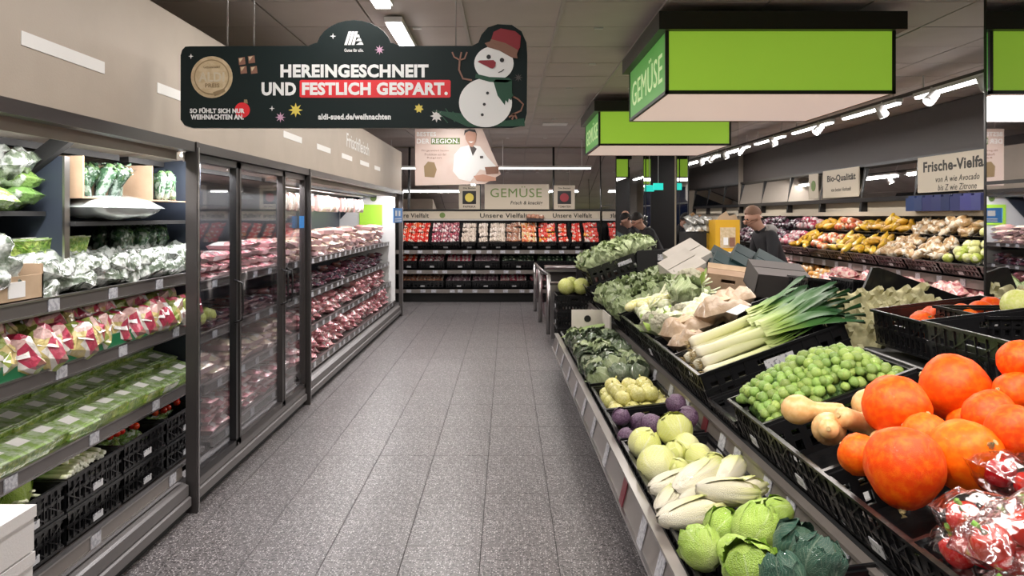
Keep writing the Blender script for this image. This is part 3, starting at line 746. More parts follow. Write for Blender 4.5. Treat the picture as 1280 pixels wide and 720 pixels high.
def cauli_kit(seed):
    q = random.Random(seed); mb = MB().blob((0,0,.1),(.80,.80,.6),14,9,.12,4,seed)
    for i in range(26):
        a = q.uniform(0,2*PI); p = q.uniform(0,1.1)
        mb.blob((.72*math.sin(p)*math.cos(a), .72*math.sin(p)*math.sin(a), .15+.58*math.cos(p)), (.19,.19,.16), 6, 4, .2, 2, i)
    ch = []
    for k in range(7):
        a0 = 2*PI*k/7; s = q.random()*9
        def f(u, v):
            t = (2*u-1)*.52*math.sin(PI*min(v*.85+.12,1))*(1.2-.3*v); r = .25+.85*v**.6
            return ((r+.08*v*v)*math.cos(a0+t), (r+.08*v*v)*math.sin(a0+t), -.5+1.0*v**1.3+.14*noise.noise(Vector((u*4,v*4,s))))
        ch.append(('outer_leaf', MB().grid(f,6,6).mesh('outer_leaf',['lettleaf' if k%2 else 'greenleaf'])))
    return (mb.mesh('cauliflower', ['cauli']), ch)
K['cauli'] = [cauli_kit(i) for i in range(2)]
def fennel_kit(seed):
    mb = MB().lathe([(.05,-.5),(.32,-.42),(.45,-.1),(.36,.25),(.2,.45)],14,0,6,.08)
    for k in range(4):
        a = 2*PI*k/4; mb.tube([(.08*math.cos(a),.08*math.sin(a),.35),(.16*math.cos(a),.16*math.sin(a),.8),(.3*math.cos(a),.3*math.sin(a),1.25)],[.1,.07,.05],6)
    return (mb.mesh('fennel_bulb', ['fennel']), [])
K['fennel'] = [fennel_kit(0)]
K['chic'] = [(MB().lathe([(.12,-1),(.30,-.8),(.36,-.3),(.28,.35),(.10,.95),(.02,1.05)],12,0,5,.12).mesh('chicory',['chicory']), [])]
K['whitebag'] = [(pillow(1,1.5,.5,seed=i+2,n=9,crump=.5).mesh('bag',['fennel']), []) for i in range(2)]
def leek_kit(seed, L=.88):
    q = random.Random(seed)
    r = .024
    st = MB().tube([(0,0,0),(.03,0,0),(.10,0,.0),(.3,0,.0),(.46,0,.004),(.56,0,.008)], [.020,.028,.024,.023,.025,.021], 10, 0, True, (0,.52))
    rt = MB()
    for i in range(9):
        a = 2*PI*i/9; rt.tube([(0,.008*math.cos(a),.008*math.sin(a)),(-.018,.016*math.cos(a),.016*math.sin(a)),(-.03,.02*math.cos(a+.5),.02*math.sin(a+.5))],[.0022,.0014,.0006],4)
    ch = [('roots', rt.mesh('roots',['stemd']))]
    for k in range(6):
        yb = (k-2.5)*.010; sp = (k-2.5)*.06*q.uniform(.7,1.3); ln = L*q.uniform(.86,1.05); up = q.uniform(.0,.10); sd = q.random()*9
        wd = .025
        def f(u, v):
            x = .40+(ln-.40)*v; w_ = wd*(1-.55*v**3)*(1 if v < .97 else .4); c = 2*u-1
            z = .022*(1-v)*(1-abs(c))+up*math.sin(v*PI*.6)*v+.012*abs(c)+.006*k-.005-.05*v*v*v*(k%3)
            return (x, yb+sp*v*v+w_*c*(1+.3*v), z+.01*noise.noise(Vector((v*4,c,sd))))
        g = MB().grid(f, 4, 12); g.uv = {i: (p[0], .40+.60*p[1]) for i, p in g.uv.items()}
        ch.append(('leek_leaf', g.mesh('leek_leaf',['leek'])))
    return (st.mesh('leek', ['leek']), ch)
K['leek'] = [leek_kit(i) for i in range(3)]
def onion_kit(seed):                              # one bunch of spring onions
    q = random.Random(seed); mb = MB()
    for k in range(7):
        y = (k-3)*.012; pts = []; b = q.uniform(-.05,.05); h = q.uniform(0,.03)
        pts = [(0,y,h),(.02,y,h),(.1,y,h),(.22,y*1.6+b*.3,h+.012),(.34,y*2.2+b*.8,h+.01),(.44,y*2.8+b*1.3,h-.01)]
        mb.tube(pts, [.009,.011,.007,.008,.008,.002], 6, 0, True, (0,1))
    return (mb.mesh('spring_onion_bunch', ['onion']), [('band', MB().tube([(.12,-.045,.01),(.12,0,.04),(.12,.045,.01),(.12,0,-.01),(.12,-.045,.01)],.003,5).mesh('band',['blue']))])
K['onion'] = [onion_kit(i) for i in range(2)]
def herb_kit(seed):                               # a leafy bunch in a clear sleeve
    q = random.Random(seed); mb = MB().lathe([(.02,0),(.03,.03),(.045,.12),(.06,.19),(.05,.215)],10,0)
    lf = MB()
    for i in range(34):
        a = q.uniform(0,2*PI); r = q.uniform(.0,.065); z = q.uniform(.13,.26)*(1-.5*r); s = q.uniform(.014,.026); t = q.uniform(0,PI)
        c = Vector((r*math.cos(a), r*math.sin(a), z)); d = Vector((math.cos(t),math.sin(t),q.uniform(-.5,.5)))*s; e = Vector((-math.sin(t),math.cos(t),q.uniform(-.6,.6)))*s*.6
        lf.add([c-d,c-e,c+d+Vector((0,0,.006)),c+e], [(0,1,2,3)], 0)
    return (mb.mesh('herb_bunch', ['herbw']), [('herb_leaves', lf.mesh('herb_leaves',['herbw'])), ('herb_leaves', MB().blob((0,0,.18),(.055,.055,.06),8,6,.5,3,seed).mesh('herb_leaves',['herb']))])
K['herb'] = [herb_kit(i) for i in range(3)]
def pepper_pack(seed):                            # three red peppers in a flow wrap
    q = random.Random(seed); root = pillow(.17,.34,.13,seed,12,.35).mesh('pepper_pack',['wrap']); ch = []
    for k in range(3):
        p = MB(); c = Matrix.Translation((q.uniform(-.01,.01), -.10+.10*k, .062)) @ Euler((q.uniform(-.4,.4)+ (PI/2 if k%2 else -.3),q.uniform(-.3,.3),q.uniform(0,3))).to_matrix().to_4x4()
        prof = [(.006,.030),(.020,.036),(.040,.03),(.047,.01),(.044,-.018),(.034,-.04),(.014,-.05)]
        l = MB().lathe(prof,20,0,4,.16); l.v = [tuple(c @ Vector(v)) for v in l.v]
        s = MB().tube([(0,0,.028),(.004,0,.05),(.014,0,.062)],[.010,.006,.007],6); s.v = [tuple(c @ Vector(v)) for v in s.v]
        ch.append(('pepper', l.mesh('pepper',['pepper']), None, [('stem', s.mesh('stem',['pepstem']))]))
    return (root, ch)
K['pep'] = [pepper_pack(i) for i in range(3)]
# ------------------------------------------------------------------ chillers on the left
def rails(root, x, y0, y1, z, h, m='rail', step=.42, tx=1, tagm='tag', first=.2):
    part('price_rail', MB().box(x-.012,y0,z-h, x+.004,y1,z), m, root)
    part('rail_edge', MB().box(x-.014,y0,z, x+.010,y1,z+.008), 'steel', root)
    part('rail_edge', MB().box(x-.014,y0,z-h-.008, x+.010,y1,z-h), 'steel', root)
    y = y0+first
    while y < y1-.1:
        part('price_tag', MB().box(x+.005 if tx > 0 else x-.018,y,z-h*1.0, x+.010 if tx > 0 else x-.013,y+.075,z+.004), tagm, root)
        y += step*rnd.uniform(.75,1.25)
def chiller(label, y0, y1, shelves, i0=None, i1=None):
    i0 = i0 or y0; i1 = i1 or y1
    r = thing('chiller_cabinet', label, 'chiller', (XF,(y0+y1)/2,0))
    part('back_panel', MB().box(-2.70,i0,.2, -2.66,i1,1.99), 'insuld', r)
    part('base', MB().box(-2.66,y0,.0, XF-.05,y1,.04), 'blackm', r)
    b = part('kick_panel', MB().box(XF-.10,y0+.01,.0, XF-.03,y1-.01,.05), 'blackm', r)
    part('bumper', MB().prism([(XF-.10,.05),(XF,.05),(XF,.095),(XF-.01,.10),(XF-.10,.10)], y0+.01, y1-.01), 'grey', r)
    part('front_panel', MB().prism([(XF-.12,.10),(XF-.015,.105),(XF-.015,.16),(XF-.05,.175),(XF-.12,.175)], y0+.01, y1-.01), 'grey', r)
    part('header', MB().box(XF-.05,y0,1.945, XF+.015,y1,1.998), 'dsteel', r)
    part('canopy', MB().prism([(-2.66,1.985),(-2.66,1.90),(-2.30,1.90),(-2.02,1.93),(XF-.05,1.955),(XF-.05,1.985)], y0+.02, y1-.02), 'canopy', r)
    part('air_duct', MB().prism([(-2.12,1.925),(-2.07,1.925),(-2.07,1.895),(-2.12,1.895)], y0+.02, y1-.02), 'blackm', r)
    part('lamp_lip', MB().box(XF-.085,y0+.02,1.90, XF-.075,y1-.02,1.95), 'canopy', r)
    for (xf, z) in shelves:
        part('shelf', MB().box(-2.66,i0+.03,z-.035, xf-.012,i1-.03,z-.012), 'raild', r)
        for y in ([y0+.6*i for i in range(1,int((y1-y0)/.6)+1)]):
            if y < y1-.1: part('bracket', MB().box(-2.64,y,z-.11, xf-.25,y+.02,z-.036), 'blackm', r)
    return r
def end_post(r, y, w=.05):
    part('side_post', MB().box(XF-.04,y-w*.35,0, XF+.02,y+w*.35,1.999), 'dsteel', r)
    part('post_edge', MB().box(XF+.02,y-.008,.0, XF+.026,y+.008,1.97), 'steel', r)

near = chiller('long open chiller shelving with bagged salads and boxed lettuce', 1.0, 4.12, [(-1.85,1.265),(-1.85,.98),(-1.85,.635),(-1.80,.235)], 1.0, 4.63)
for x, z, h in ((-1.85,1.265,.05),(-1.85,.98,.05),(-1.85,.635,.05)): rails(near, x, 1.03, 4.62, z, h, 'raild', .5)
rails(near, -1.735, 1.03, 4.09, .27, .055, 'rail', .62, first=.1)
part('divider_panel', MB().prism([(-2.64,1.40),(-1.93,1.40),(-1.93,1.86),(-2.64,1.90)], 3.34, 3.37), 'insuld', near)
part('divider_edge', MB().box(-1.932,3.335,1.40,-1.922,3.375,1.86), 'steel', near)
part('support_arm', MB().prism([(-2.62,1.42),(-2.52,1.42),(-1.86,1.93),(-1.96,1.93)], 3.29, 3.335), 'blackm', near)
part('upper_shelf', MB().box(-2.64,3.38,1.555, -1.90,4.62,1.575), 'blackm', near)
part('upper_shelf', MB().box(-2.64,1.2,1.60, -2.0,3.33,1.62), 'blackm', near)
end_post(near, 4.15)
part('inner_side', MB().box(-2.66,4.635,.2, -1.86,4.66,1.95), 'insuld', near)

glassc = chiller('glass-doored chiller full of packed meat between two open chillers', 4.18, 6.50, [(-1.88,1.19),(-1.88,.87),(-1.85,.56),(-1.80,.25)], 4.67, 6.50)
for x, z, h in ((-1.88,1.19,.045),(-1.88,.87,.045),(-1.85,.56,.045),(-1.80,.25,.05)): rails(glassc, x, 4.68, 6.46, z, h, 'raild', .4)
end_post(glassc, 6.52)
for k, (a, b, hs) in enumerate(((4.19,4.86,'far'),(4.89,5.85,'far'),(5.87,6.48,'near'))):
    d = part('chiller_door', MB().box(XF-.045,a+.035,.19, XF-.038,b-.035,1.90), 'glass', glassc, label='clear glass door in a dark metal frame')
    fr = MB(); t = .028 if k else .022
    for q in ((a,.15,a+t,1.94),(b-t*(1 if k else 1.6),.15,b,1.94)): fr.box(XF-.055,q[0],q[1], XF-.012,q[2],q[3])
    fr.box(XF-.055,a,.15, XF-.012,b,.19); fr.box(XF-.055,a,1.90, XF-.012,b,1.94)
    part('door_frame', fr, 'dsteel' if k != 0 else 'black', d)
    hy = b-.05 if hs == 'far' else a+.05
    part('door_handle', MB().tube([(XF-.02,hy,.93),(XF+.03,hy,.95),(XF+.035,hy,1.0),(XF+.035,hy,1.13),(XF+.03,hy,1.18),(XF-.02,hy,1.20)], .007, 8), 'black', d)
part('blue_sticker', MB().box(XF-.010,6.28,1.50, XF-.007,6.42,1.60), 'blue', glassc)

farc = chiller('open chiller packed with pink meat trays at the end of the aisle', 6.54, 12.28, [(-1.88,1.19),(-1.88,.87),(-1.85,.56),(-1.78,.26)])
for x, z, h in ((-1.88,1.19,.045),(-1.88,.87,.045),(-1.85,.56,.045),(-1.78,.26,.05)):
    rails(farc, x, 6.57, 12.2, z, h, 'raild', .28)
hb = MB(); 
part('hanging_bar', MB().tube([(-2.0,6.6,1.86),(-2.0,10.6,1.86)], .008, 6), 'steel', farc)
end_post(farc, 12.28)
ep = part('end_panel', MB().box(-2.66,12.18,.2, XF-.09,12.22,1.92), 'white', farc, label='white end panel with a green block')
part('green_block', MB().box(-2.34,12.165,1.46, -1.98,12.178,1.78), 'green', ep)
part('print_leaf', MB().prism(circ(-2.12,1.88,.05,10), 12.17, 12.178), 'bgreen', ep)
part('diagonal_plate', MB().prism([(-2.64,1.55),(-2.64,1.92),(-2.3,1.92)],12.15,12.16), 'insuld', ep)
bs = thing('price_sign', 'blue and white price sign on the end of the far meat chiller', 'sign', (-1.66,11.6,1.47))
part('sign_board', MB().box(-1.665,11.2,1.50, -1.655,12.1,1.72), 'blue', bs)
for dz in (1.52,1.55): part('print_line', MB().box(-1.655,11.3,dz, -1.652,12.0,dz+.012), 'bwhite', bs)
for yy in (11.35,11.7): part('lettering', MB().box(-1.655,yy,1.60,-1.652,yy+.18,1.68), 'bwhite', bs)

# chiller lamps: a strip under each canopy
for y0, y1, nm in ((1.2,4.08,'near'),(4.25,6.45,'mid'),(6.7,9.3,'far'),(9.5,12.1,'far')):
    t = thing('chiller_lamp', {'near':'white strip lamp under the canopy of the salad chiller','mid':'white strip lamp inside the glass-doored chiller','far':'white strip lamp under the canopy of the meat chiller'}[nm], 'lamp', (-1.79,(y0+y1)/2,1.93), group='chiller strip lamps' if nm == 'far' else None)
    part('tube', MB().box(-1.81,y0,1.930, -1.79,y1,1.940), 'tube', t)
    area('chiller_light', (-1.80,(y0+y1)/2,1.925), .03, y1-y0, CHILL_W*(y1-y0)*{'near':.55,'mid':1.3,'far':.62}[nm], (0,.25,0), (1,.97,.97))

# goods in the near chiller
def P(): return Matrix.Identity(4)
def prow(kits, name, xs, ys, z, label, cat, group, lay=1, dz=.05, jx=.01, jy=.01, rot=(.06,.06,.12), base=(0,0,0), sc=1, drop=0, kids=True):
    for x in xs:
        for y in ys:
            for l in range(lay):
                if rnd.random() < drop and l == lay-1: continue
                k = rnd.choice(kits)
                place(k, name, (x+rnd.uniform(-jx,jx), y+rnd.uniform(-jy,jy), z+l*dz+rnd.uniform(0,.004)),
                      (base[0]+rnd.uniform(-1,1)*rot[0], base[1]+rnd.uniform(-1,1)*rot[1], base[2]+rnd.uniform(-1,1)*rot[2]), label, cat, group, sc, kids=kids)
def fr_(a, b, n): return [a+(b-a)*(i+.5)/n for i in range(n)]
# boxed lettuce, three deep, stacked
ORD = ['first','second','third','fourth','fifth','sixth','seventh','eighth','ninth','tenth','eleventh','twelfth','thirteenth','fourteenth','fifteenth','sixteenth','seventeenth','eighteenth']
def named_rows(kits, name, rows, ys, what, cat, group, rot, base, sc, jx=.008, jy=.008, rown=('front','second','third','rear'), frm='right end', kids=True):
    for r_, (x, z) in enumerate(rows):
        for k, y in enumerate(ys):
            place(rnd.choice(kits), name, (x+rnd.uniform(-jx,jx), y+rnd.uniform(-jy,jy), z+rnd.uniform(0,.006)),
                  tuple(base[q]+rnd.uniform(-1,1)*rot[q] for q in range(3)), f'{what}, {rown[r_]} row, {ORD[len(ys)-1-k]} from the {frm}', cat, group, sc, kids=kids)
named_rows(K['lettbox'], 'lettuce_box', [(-1.935,.625),(-2.075,.69),(-2.215,.75),(-2.355,.81)], fr_(2.1,4.60,15), 'clear box of green lettuce', 'salad', 'boxed lettuces on the third shelf', (.05,.07,.08), (0,.22,0), .92)
prow(K['lettbox'], 'lettuce_box', [-2.06,-2.22,-2.38], fr_(2.1,4.60,12), .605, 'underlying box of green lettuce below the slanted rows', 'salad', 'boxed lettuces under the slanted rows', rot=(.02,.02,.03), kids=False)
# salad cups in the green tray
gt = thing('green_tray', 'dark green display tray under the salad cups on the second shelf', 'tray', (-1.86,3.1,.97))
part('front_lip', MB().box(-1.862,1.9,.985, -1.85,4.6,1.045), 'gtray', gt)
part('tray_floor', MB().box(-2.6,1.9,.975, -1.85,4.6,.985), 'gtray', gt)
named_rows(K['wedge'], 'salad_cup', [(-1.93,1.0),(-2.04,1.04),(-2.15,1.075),(-2.27,1.10)], fr_(2.55,4.6,17), 'wedge-shaped salad cup in green tray', 'salad', 'salad cups in the green tray', (.25,.25,.9), (0,.35,0), 1.22, .02, .02)
prow(K['clearbag'], 'salad_bag', [-1.97,-2.2], fr_(2.0,2.55,2), 1.0, 'clear bag of mixed leaves left of the salad cups', 'salad', 'clear bags left of the salad cups', 2, .07)
# first shelf: bags, flat packs, carton
c0 = thing('cardboard_tray', 'brown cardboard tray holding a clear bag at the left end of the top shelf', 'carton', (-2.05,2.85,1.27))
part('front_wall', MB().box(-1.87,2.62,1.27, -1.86,3.08,1.37), 'carton', c0); part('side_wall', MB().box(-2.2,3.07,1.27, -1.86,3.08,1.41), 'carton', c0)
part('bottom', MB().box(-2.2,2.62,1.27,-1.86,3.08,1.278), 'carton', c0); part('white_label', MB().box(-1.86,2.86,1.29,-1.857,2.96,1.35), 'white', c0)
place(K['clearbag'][0], 'salad_bag', (-2.0,2.82,1.40), (0,1.25,.1), 'large clear bag of salad standing in the cardboard tray', 'salad', sc=1.15)
place(K['clearbag'][1], 'salad_bag', (-2.1,2.62,1.40), (0,1.2,.3), 'clear bag leaning behind the large one in the cardboard tray', 'salad', sc=1.1)
prow(K['lettbox'], 'vegetable_pack', [-2.06], [3.30,3.50], 1.275, 'flat pale pack of cut vegetables stacked behind the shelf edge', 'vegetable pack', 'stacked flat vegetable packs on the top shelf', 3, .075, sc=(1,1,.8))
prow(K['clearbag'], 'salad_bag', [-1.96], fr_(3.10,4.60,10), 1.275, 'crinkled clear salad bag lying on the top shelf edge', 'salad', 'crinkled salad bags on the top shelf', 2, .055, rot=(.3,.25,.5), base=(0,.3,0), sc=.75)
prow(K['clearbag'], 'salad_bag', [-2.18], fr_(3.5,4.55,6), 1.33, 'crinkled clear salad bag lying on the top shelf edge', 'salad', 'crinkled salad bags on the top shelf', 1, .055, rot=(.3,.25,.5), base=(0,.4,0), sc=.75)
for k, y in enumerate((4.05,4.42)):
    c = thing('cardboard_tray', f'{["nearer","farther"][k]} brown cardboard tray of herb bunches under the upper shelf', 'carton', (-2.1,y,1.36))
    part('front_wall', MB().box(-1.99,y-.11,1.36, -1.98,y+.11,1.43), 'carton', c); part('side_wall', MB().box(-2.2,y-.11,1.36,-1.98,y-.10,1.43), 'carton', c)
prow(K['herb'], 'herb_bunch', [-2.03,-2.13], fr_(3.95,4.60,7), 1.34, 'wrapped herb bunch in a cardboard tray under the upper shelf', 'herbs', 'herb bunches under the upper shelf', rot=(.15,.15,PI), base=(0,.2,0), sc=.85)
place((pillow(.26,.74,.12,3,14,.12).mesh('bag_roll',['roll']),[]), 'bag_roll', (-1.98,3.82,1.58), (0,0,.03), 'shiny pale roll of plastic lying on the upper shelf', 'roll')
for k, (ya, yb) in enumerate(((3.45,3.95),(4.12,4.60))):
    c = thing('cardboard_tray', f'brown cardboard carton on the upper shelf, {["left","right"][k]} of the two holding dark green bunches', 'carton', (-2.1,ya,1.70))
    part('side_wall', MB().box(-2.25,ya-.012,1.68, -1.90,ya,1.87), 'carton', c); part('bottom', MB().box(-2.25,ya,1.68,-1.90,yb-.02,1.688), 'carton', c)
    prow(K['herb'], 'herb_bunch', [-1.96,-2.06,-2.16], fr_(ya+.02,yb-.03,5 if k == 0 else 4), 1.685, 'dark green wrapped bunch in a carton on the upper shelf', 'herbs', 'wrapped bunches on the upper shelf', rot=(.1,.1,PI), base=(0,.35,0), sc=.72)
prow(K['saladbag'], 'salad_bag', [-2.1,-2.3], fr_(2.3,3.3,5), 1.63, 'bag of green salad high on the upper left shelf', 'salad', 'salad bags on the upper left shelf', 2, .07, rot=(.3,.3,.6), sc=.95)
prow(K['clearbag'], 'salad_bag', [-2.05], fr_(2.5,3.3,3), 1.77, 'pale bag of salad high on the upper left shelf', 'salad', 'pale bags on the upper left shelf', rot=(.3,.3,.6), sc=.8)

# crates on the bottom deck
RAD = (MB().blob((0,0,0),(.02,.02,.02),8,6).mesh('radish',['red']), [('leaf', MB().tube([(0,0,.015),(.02,0,.05),(.05,0,.07)],[.004,.006,.002],5).mesh('leaf',['bigleaf']))])
cr = [(4.35,'farthest crate on the bottom deck of the salad chiller, with radishes',0),(3.88,'crate of radishes and salad on the bottom deck, left of the farthest one',0),
      (3.41,'crate of spring onions on the bottom deck of the salad chiller',0),(2.94,'crate of cabbage leaves on the bottom deck behind the white boxes',0)]
for i, (y, lb, _) in enumerate(cr):
    crate(-1.83, y, .235, D=.55, W=.44, H2=.135, rz=PI, label=f'black lower crate on the bottom deck, under the {["farthest crate","radish crate","spring onion crate","cabbage leaf crate"][i]}')
    m4 = crate(-1.83, y, .372, D=.55, W=.44, H2=.135, rz=PI, label='black '+lb)
    if i < 2:
        heap(K['saladbag'], 'salad_bag', m4, .5,.4, 2,2,.05, f'green salad bag in the {["farthest crate","radish crate"][i]} on the bottom deck','salad',f'salad bags in the {["farthest","radish"][i]} crate', jit=.2, rot=(.3,.3,1), sc=.65)
        for k in range(16):
            put(RAD, 'radish', m4, rnd.uniform(.06,.3), rnd.uniform(-.16,.16), .135+rnd.uniform(0,.02), (rnd.random()*3,)*3, f'red radish on the salad in the {["farthest","radish"][i]} crate', 'vegetable', f'radishes in the {["farthest","radish"][i]} crate')
    elif i == 2:
        for k in range(7):
            place(rnd.choice(K['onion']), 'spring_onion_bunch', (-1.86-.004*k, y-.14+.045*k, .475+.012*(k%3)), (0,-.10+.05*(k%2),PI+.25-.08*k), 'bunch of spring onions with white ends toward the aisle', 'vegetable', 'spring onion bunches in the bottom crate', 1.05)
        for k in range(3):
            place(rnd.choice(K['onion']), 'spring_onion_bunch', (-1.93, y-.05+.05*k, .53), (0,-.25,PI+.75-.1*k), 'bunch of spring onions fanned over the others', 'vegetable', 'spring onion bunches fanned on top', 1.0)
    else:
        heap(K['pointed'], 'cabbage', m4, .5,.42, 2,2,.14, 'green leafy cabbage in the crate behind the white boxes','vegetable','leafy cabbages behind the white boxes', sc=.085, jit=.2, rot=(.5,.5,2))
        heap(K['fennel'], 'celery', m4, .3,.42, 1,3,.13, 'pale green celery lying in the crate behind the white boxes','vegetable','celery behind the white boxes', sc=.11, rot=(.2,.2,.3), base=(0,-PI/2,0))
for k, (z0, z1) in enumerate(((.0,.30),(.30,.595),(.60,.735))):
    b = thing('white_box', ['lowest white box of the stack by the salad chiller','middle white box of the stack by the salad chiller','topmost white box of the stack by the salad chiller, open'][k], 'box', (-1.6,2.1,z0))
    part('body', MB().box(-1.9,1.7,z0+.002, -1.425+.004*k,2.30,z1-.035), 'styro', b)
    part('rim' if k == 2 else 'lid', MB().box(-1.905,1.695,z1-.035, -1.42+.004*k,2.305,z1), 'styro', b)

# meat: glass-doored chiller and far chiller
SH = ((-1.88,1.19),(-1.88,.87),(-1.85,.56),(-1.80,.25))
cfg = [('meat','packed pink meat','on the top shelf',4,.058),('sausage','sausage','on the second shelf',3,.045),('poultry','minced meat','on the third shelf',3,.07),('meat','meat','on the bottom shelf',4,.058)]
for (xf, z), (kk, what, where, lay, dz) in zip(SH, cfg):
    for yy in fr_(4.70,6.46,8):
        prow(K[kk], 'meat_tray' if kk != 'sausage' else 'sausage_pack', [xf-.17], [yy], z-.01, f'{what} pack {where} of the glass-doored chiller', 'meat', f'{what} packs {where} behind glass', rnd.choice((lay-1,lay)), dz, .02,.01,(.06,.06,.15), (0,0,PI/2))
for k in range(5):
    place(K['melon'][0], 'round_green_fruit', (-1.97,4.74+.085*k,.945+.02*(k%2)), (.3*k,.2,0), 'yellow-green round fruit behind the first glass door', 'fruit', 'round fruits behind the first glass door', .045)
cfg = [('poultry','pale poultry','on the top shelf',4,.07),('sausbag','sausage','on the second shelf',3,.055),('meatbag','pink ham','on the third shelf',3,.075),('meatbag','pink meat','on the bottom shelf',4,.066)]
for (xf, z), (kk, what, where, lay, dz) in zip(SH, cfg):
    for i, yy in enumerate(fr_(6.62,11.9,21)):
        prow(K[kk], 'meat_pack' if 'saus' not in kk else 'sausage_pack', [xf-.17], [yy], z-.01, f'{what} pack {where} of the far meat chiller', 'meat', f'{what} packs {where} of the far meat chiller', rnd.choice((lay-1,lay)), dz, .025,.015,(.14,.14,.3), (0,.12,PI/2))
for i, y in enumerate(fr_(6.7,10.4,16)):
    place(rnd.choice(K['poultry']), 'hanging_pack', (-2.0+rnd.uniform(-.02,.02), y, 1.73), (0,PI/2,rnd.uniform(-.3,.3)), 'pale meat pack hanging from the bar above the far meat shelves', 'meat', 'packs hanging above the far meat shelves', .85)

# ------------------------------------------------------------------ back wall shelves
bk = thing('display_shelf', 'wide black produce shelf along the back wall under the long mirror', 'shelf', (0,14.2,0))
part('base', MB().box(-2.6,14.32,0, 1.79,14.9,.22), 'blackm', bk)
part('back_panel', MB().box(-2.6,14.85,.2, 1.79,14.92,1.60), 'blackm', bk)
for z, yf in ((.97,14.2),(.60,14.2),(.245,14.2)):
    part('shelf', MB().box(-2.6,yf+.02,z-.06, 1.79,14.85,z-.03), 'blackm', bk)
    part('price_rail', MB().box(-2.6,yf,z-.07, 1.79,yf+.02,z), 'rail', bk)
    for k in range(14):
        x = -1.9+.26*k+rnd.uniform(-.08,.08); part('price_tag', MB().box(x,yf-.006,z-.06, x+.09,yf-.001,z-.005), 'tag', bk)
hs = part('header_strip', MB().box(-2.6,14.80,1.54, 1.79,14.84,1.69), 'sand', bk, label='beige header strip with dark lettering')
part('upper_trim', MB().box(-2.6,14.76,1.515, 1.79,14.80,1.535), 'lgrey', bk)
def bx(px, Y): return (px-634)/960*Y
def bz(py, Y): return 1.6+(270-py)/960*Y
text(hs, 'Unsere Vielfalt', bx(488,14.8), 14.797, 1.565, bx(536,14.8)-bx(488,14.8), .09, 'ink')
text(hs, 'Unsere Vielfalt', bx(691,14.8), 14.797, 1.565, bx(740,14.8)-bx(691,14.8), .09, 'ink')
text(hs, 'Unsere Vielfalt', bx(600,14.8), 14.797, 1.565, bx(660,14.8)-bx(600,14.8), .09, 'ink')
for px in (553,755): part('print_leaf', MB().prism(circ(bx(px,14.8),1.615,.055,12), 14.795,14.799), 'bgreen', hs)
T1 = [(501,537,'p_red','red tomato'),(538,575,'p_pw','pink and white onion'),(577,595,'p_white','pale garlic'),(596,612,'p_white','small mushroom'),(612,632,'p_white','white mushroom'),
      (633,651,'p_brown','brown onion'),(652,671,'p_orange','orange tomato'),(673,696,'p_mix','mixed pepper'),(697,712,'p_red','deep red tomato'),(713,729,'p_red','bright red tomato'),(731,749,'p_mix','red and orange pepper')]
def put_crate_pun(px0, px1, pm, nm, Y, z, tilt, hh, lab, rows=3, D=.5):
    x0, x1 = bx(px0,Y), bx(px1,Y); W = x1-x0-.012
    m4 = crate((x0+x1)/2, Y, z, D=D, W=W, H2=hh, tilt=tilt, rz=PI/2, label=lab+' crate of '+nm+'s', lab='f')
    nx = max(2, int(D/.14)); ny = max(1, round(W/.17))
    heap(K['pun'][pm], 'punnet', m4, D, W, nx, ny, hh-.055, f'pack of {nm}s in the {lab} crate of the back wall', 'vegetables', f'{nm} packs in the {lab} crate', 1, .03, .1, (.15,.15,.1), sc=1.0, m=.015, base=(0,0,PI/2))
for i, (a, b, pm, nm) in enumerate(T1):
    put_crate_pun(a, b, pm, nm, 14.3, .99, .62, .16, ['leftmost top','second top','third top','fourth top','fifth top','sixth top','seventh top','eighth top','ninth top','tenth top','rightmost top'][i], D=.62)
for i, (a, b, pm, nm) in enumerate([(500,521,'p_red','red pepper'),(523,556,'p_pw','pink radish'),(558,591,'p_pink','pink apple'),(592,625,'p_purple','purple beet'),(627,668,'p_dkgreen','dark green cucumber'),(670,705,'p_dkgreen','dark avocado'),(706,745,'p_dkgreen','dark green courgette')]):
    put_crate_pun(a, b, pm, nm, 14.3, .625, .30, .15, ['first middle','second middle','third middle','fourth middle','fifth middle','sixth middle','seventh middle'][i])
for i, (a, b, pm, nm) in enumerate([(500,555,'p_brown','brown potato'),(557,589,'p_purple','violet onion'),(590,623,'p_purple','dark beet'),(624,660,'p_pink','pink potato'),(661,700,'p_pink','red onion')]):
    put_crate_pun(a, b, pm, nm, 14.3, .265, .22, .14, ['first bottom','second bottom','third bottom','fourth bottom','fifth bottom'][i])
place((K['pun']['p_brown'][0][0],[]), 'punnet', (bx(669,14.6),14.62,1.50), (0,0,0), 'dark pack standing on top of the back wall crates', 'vegetables', sc=2)

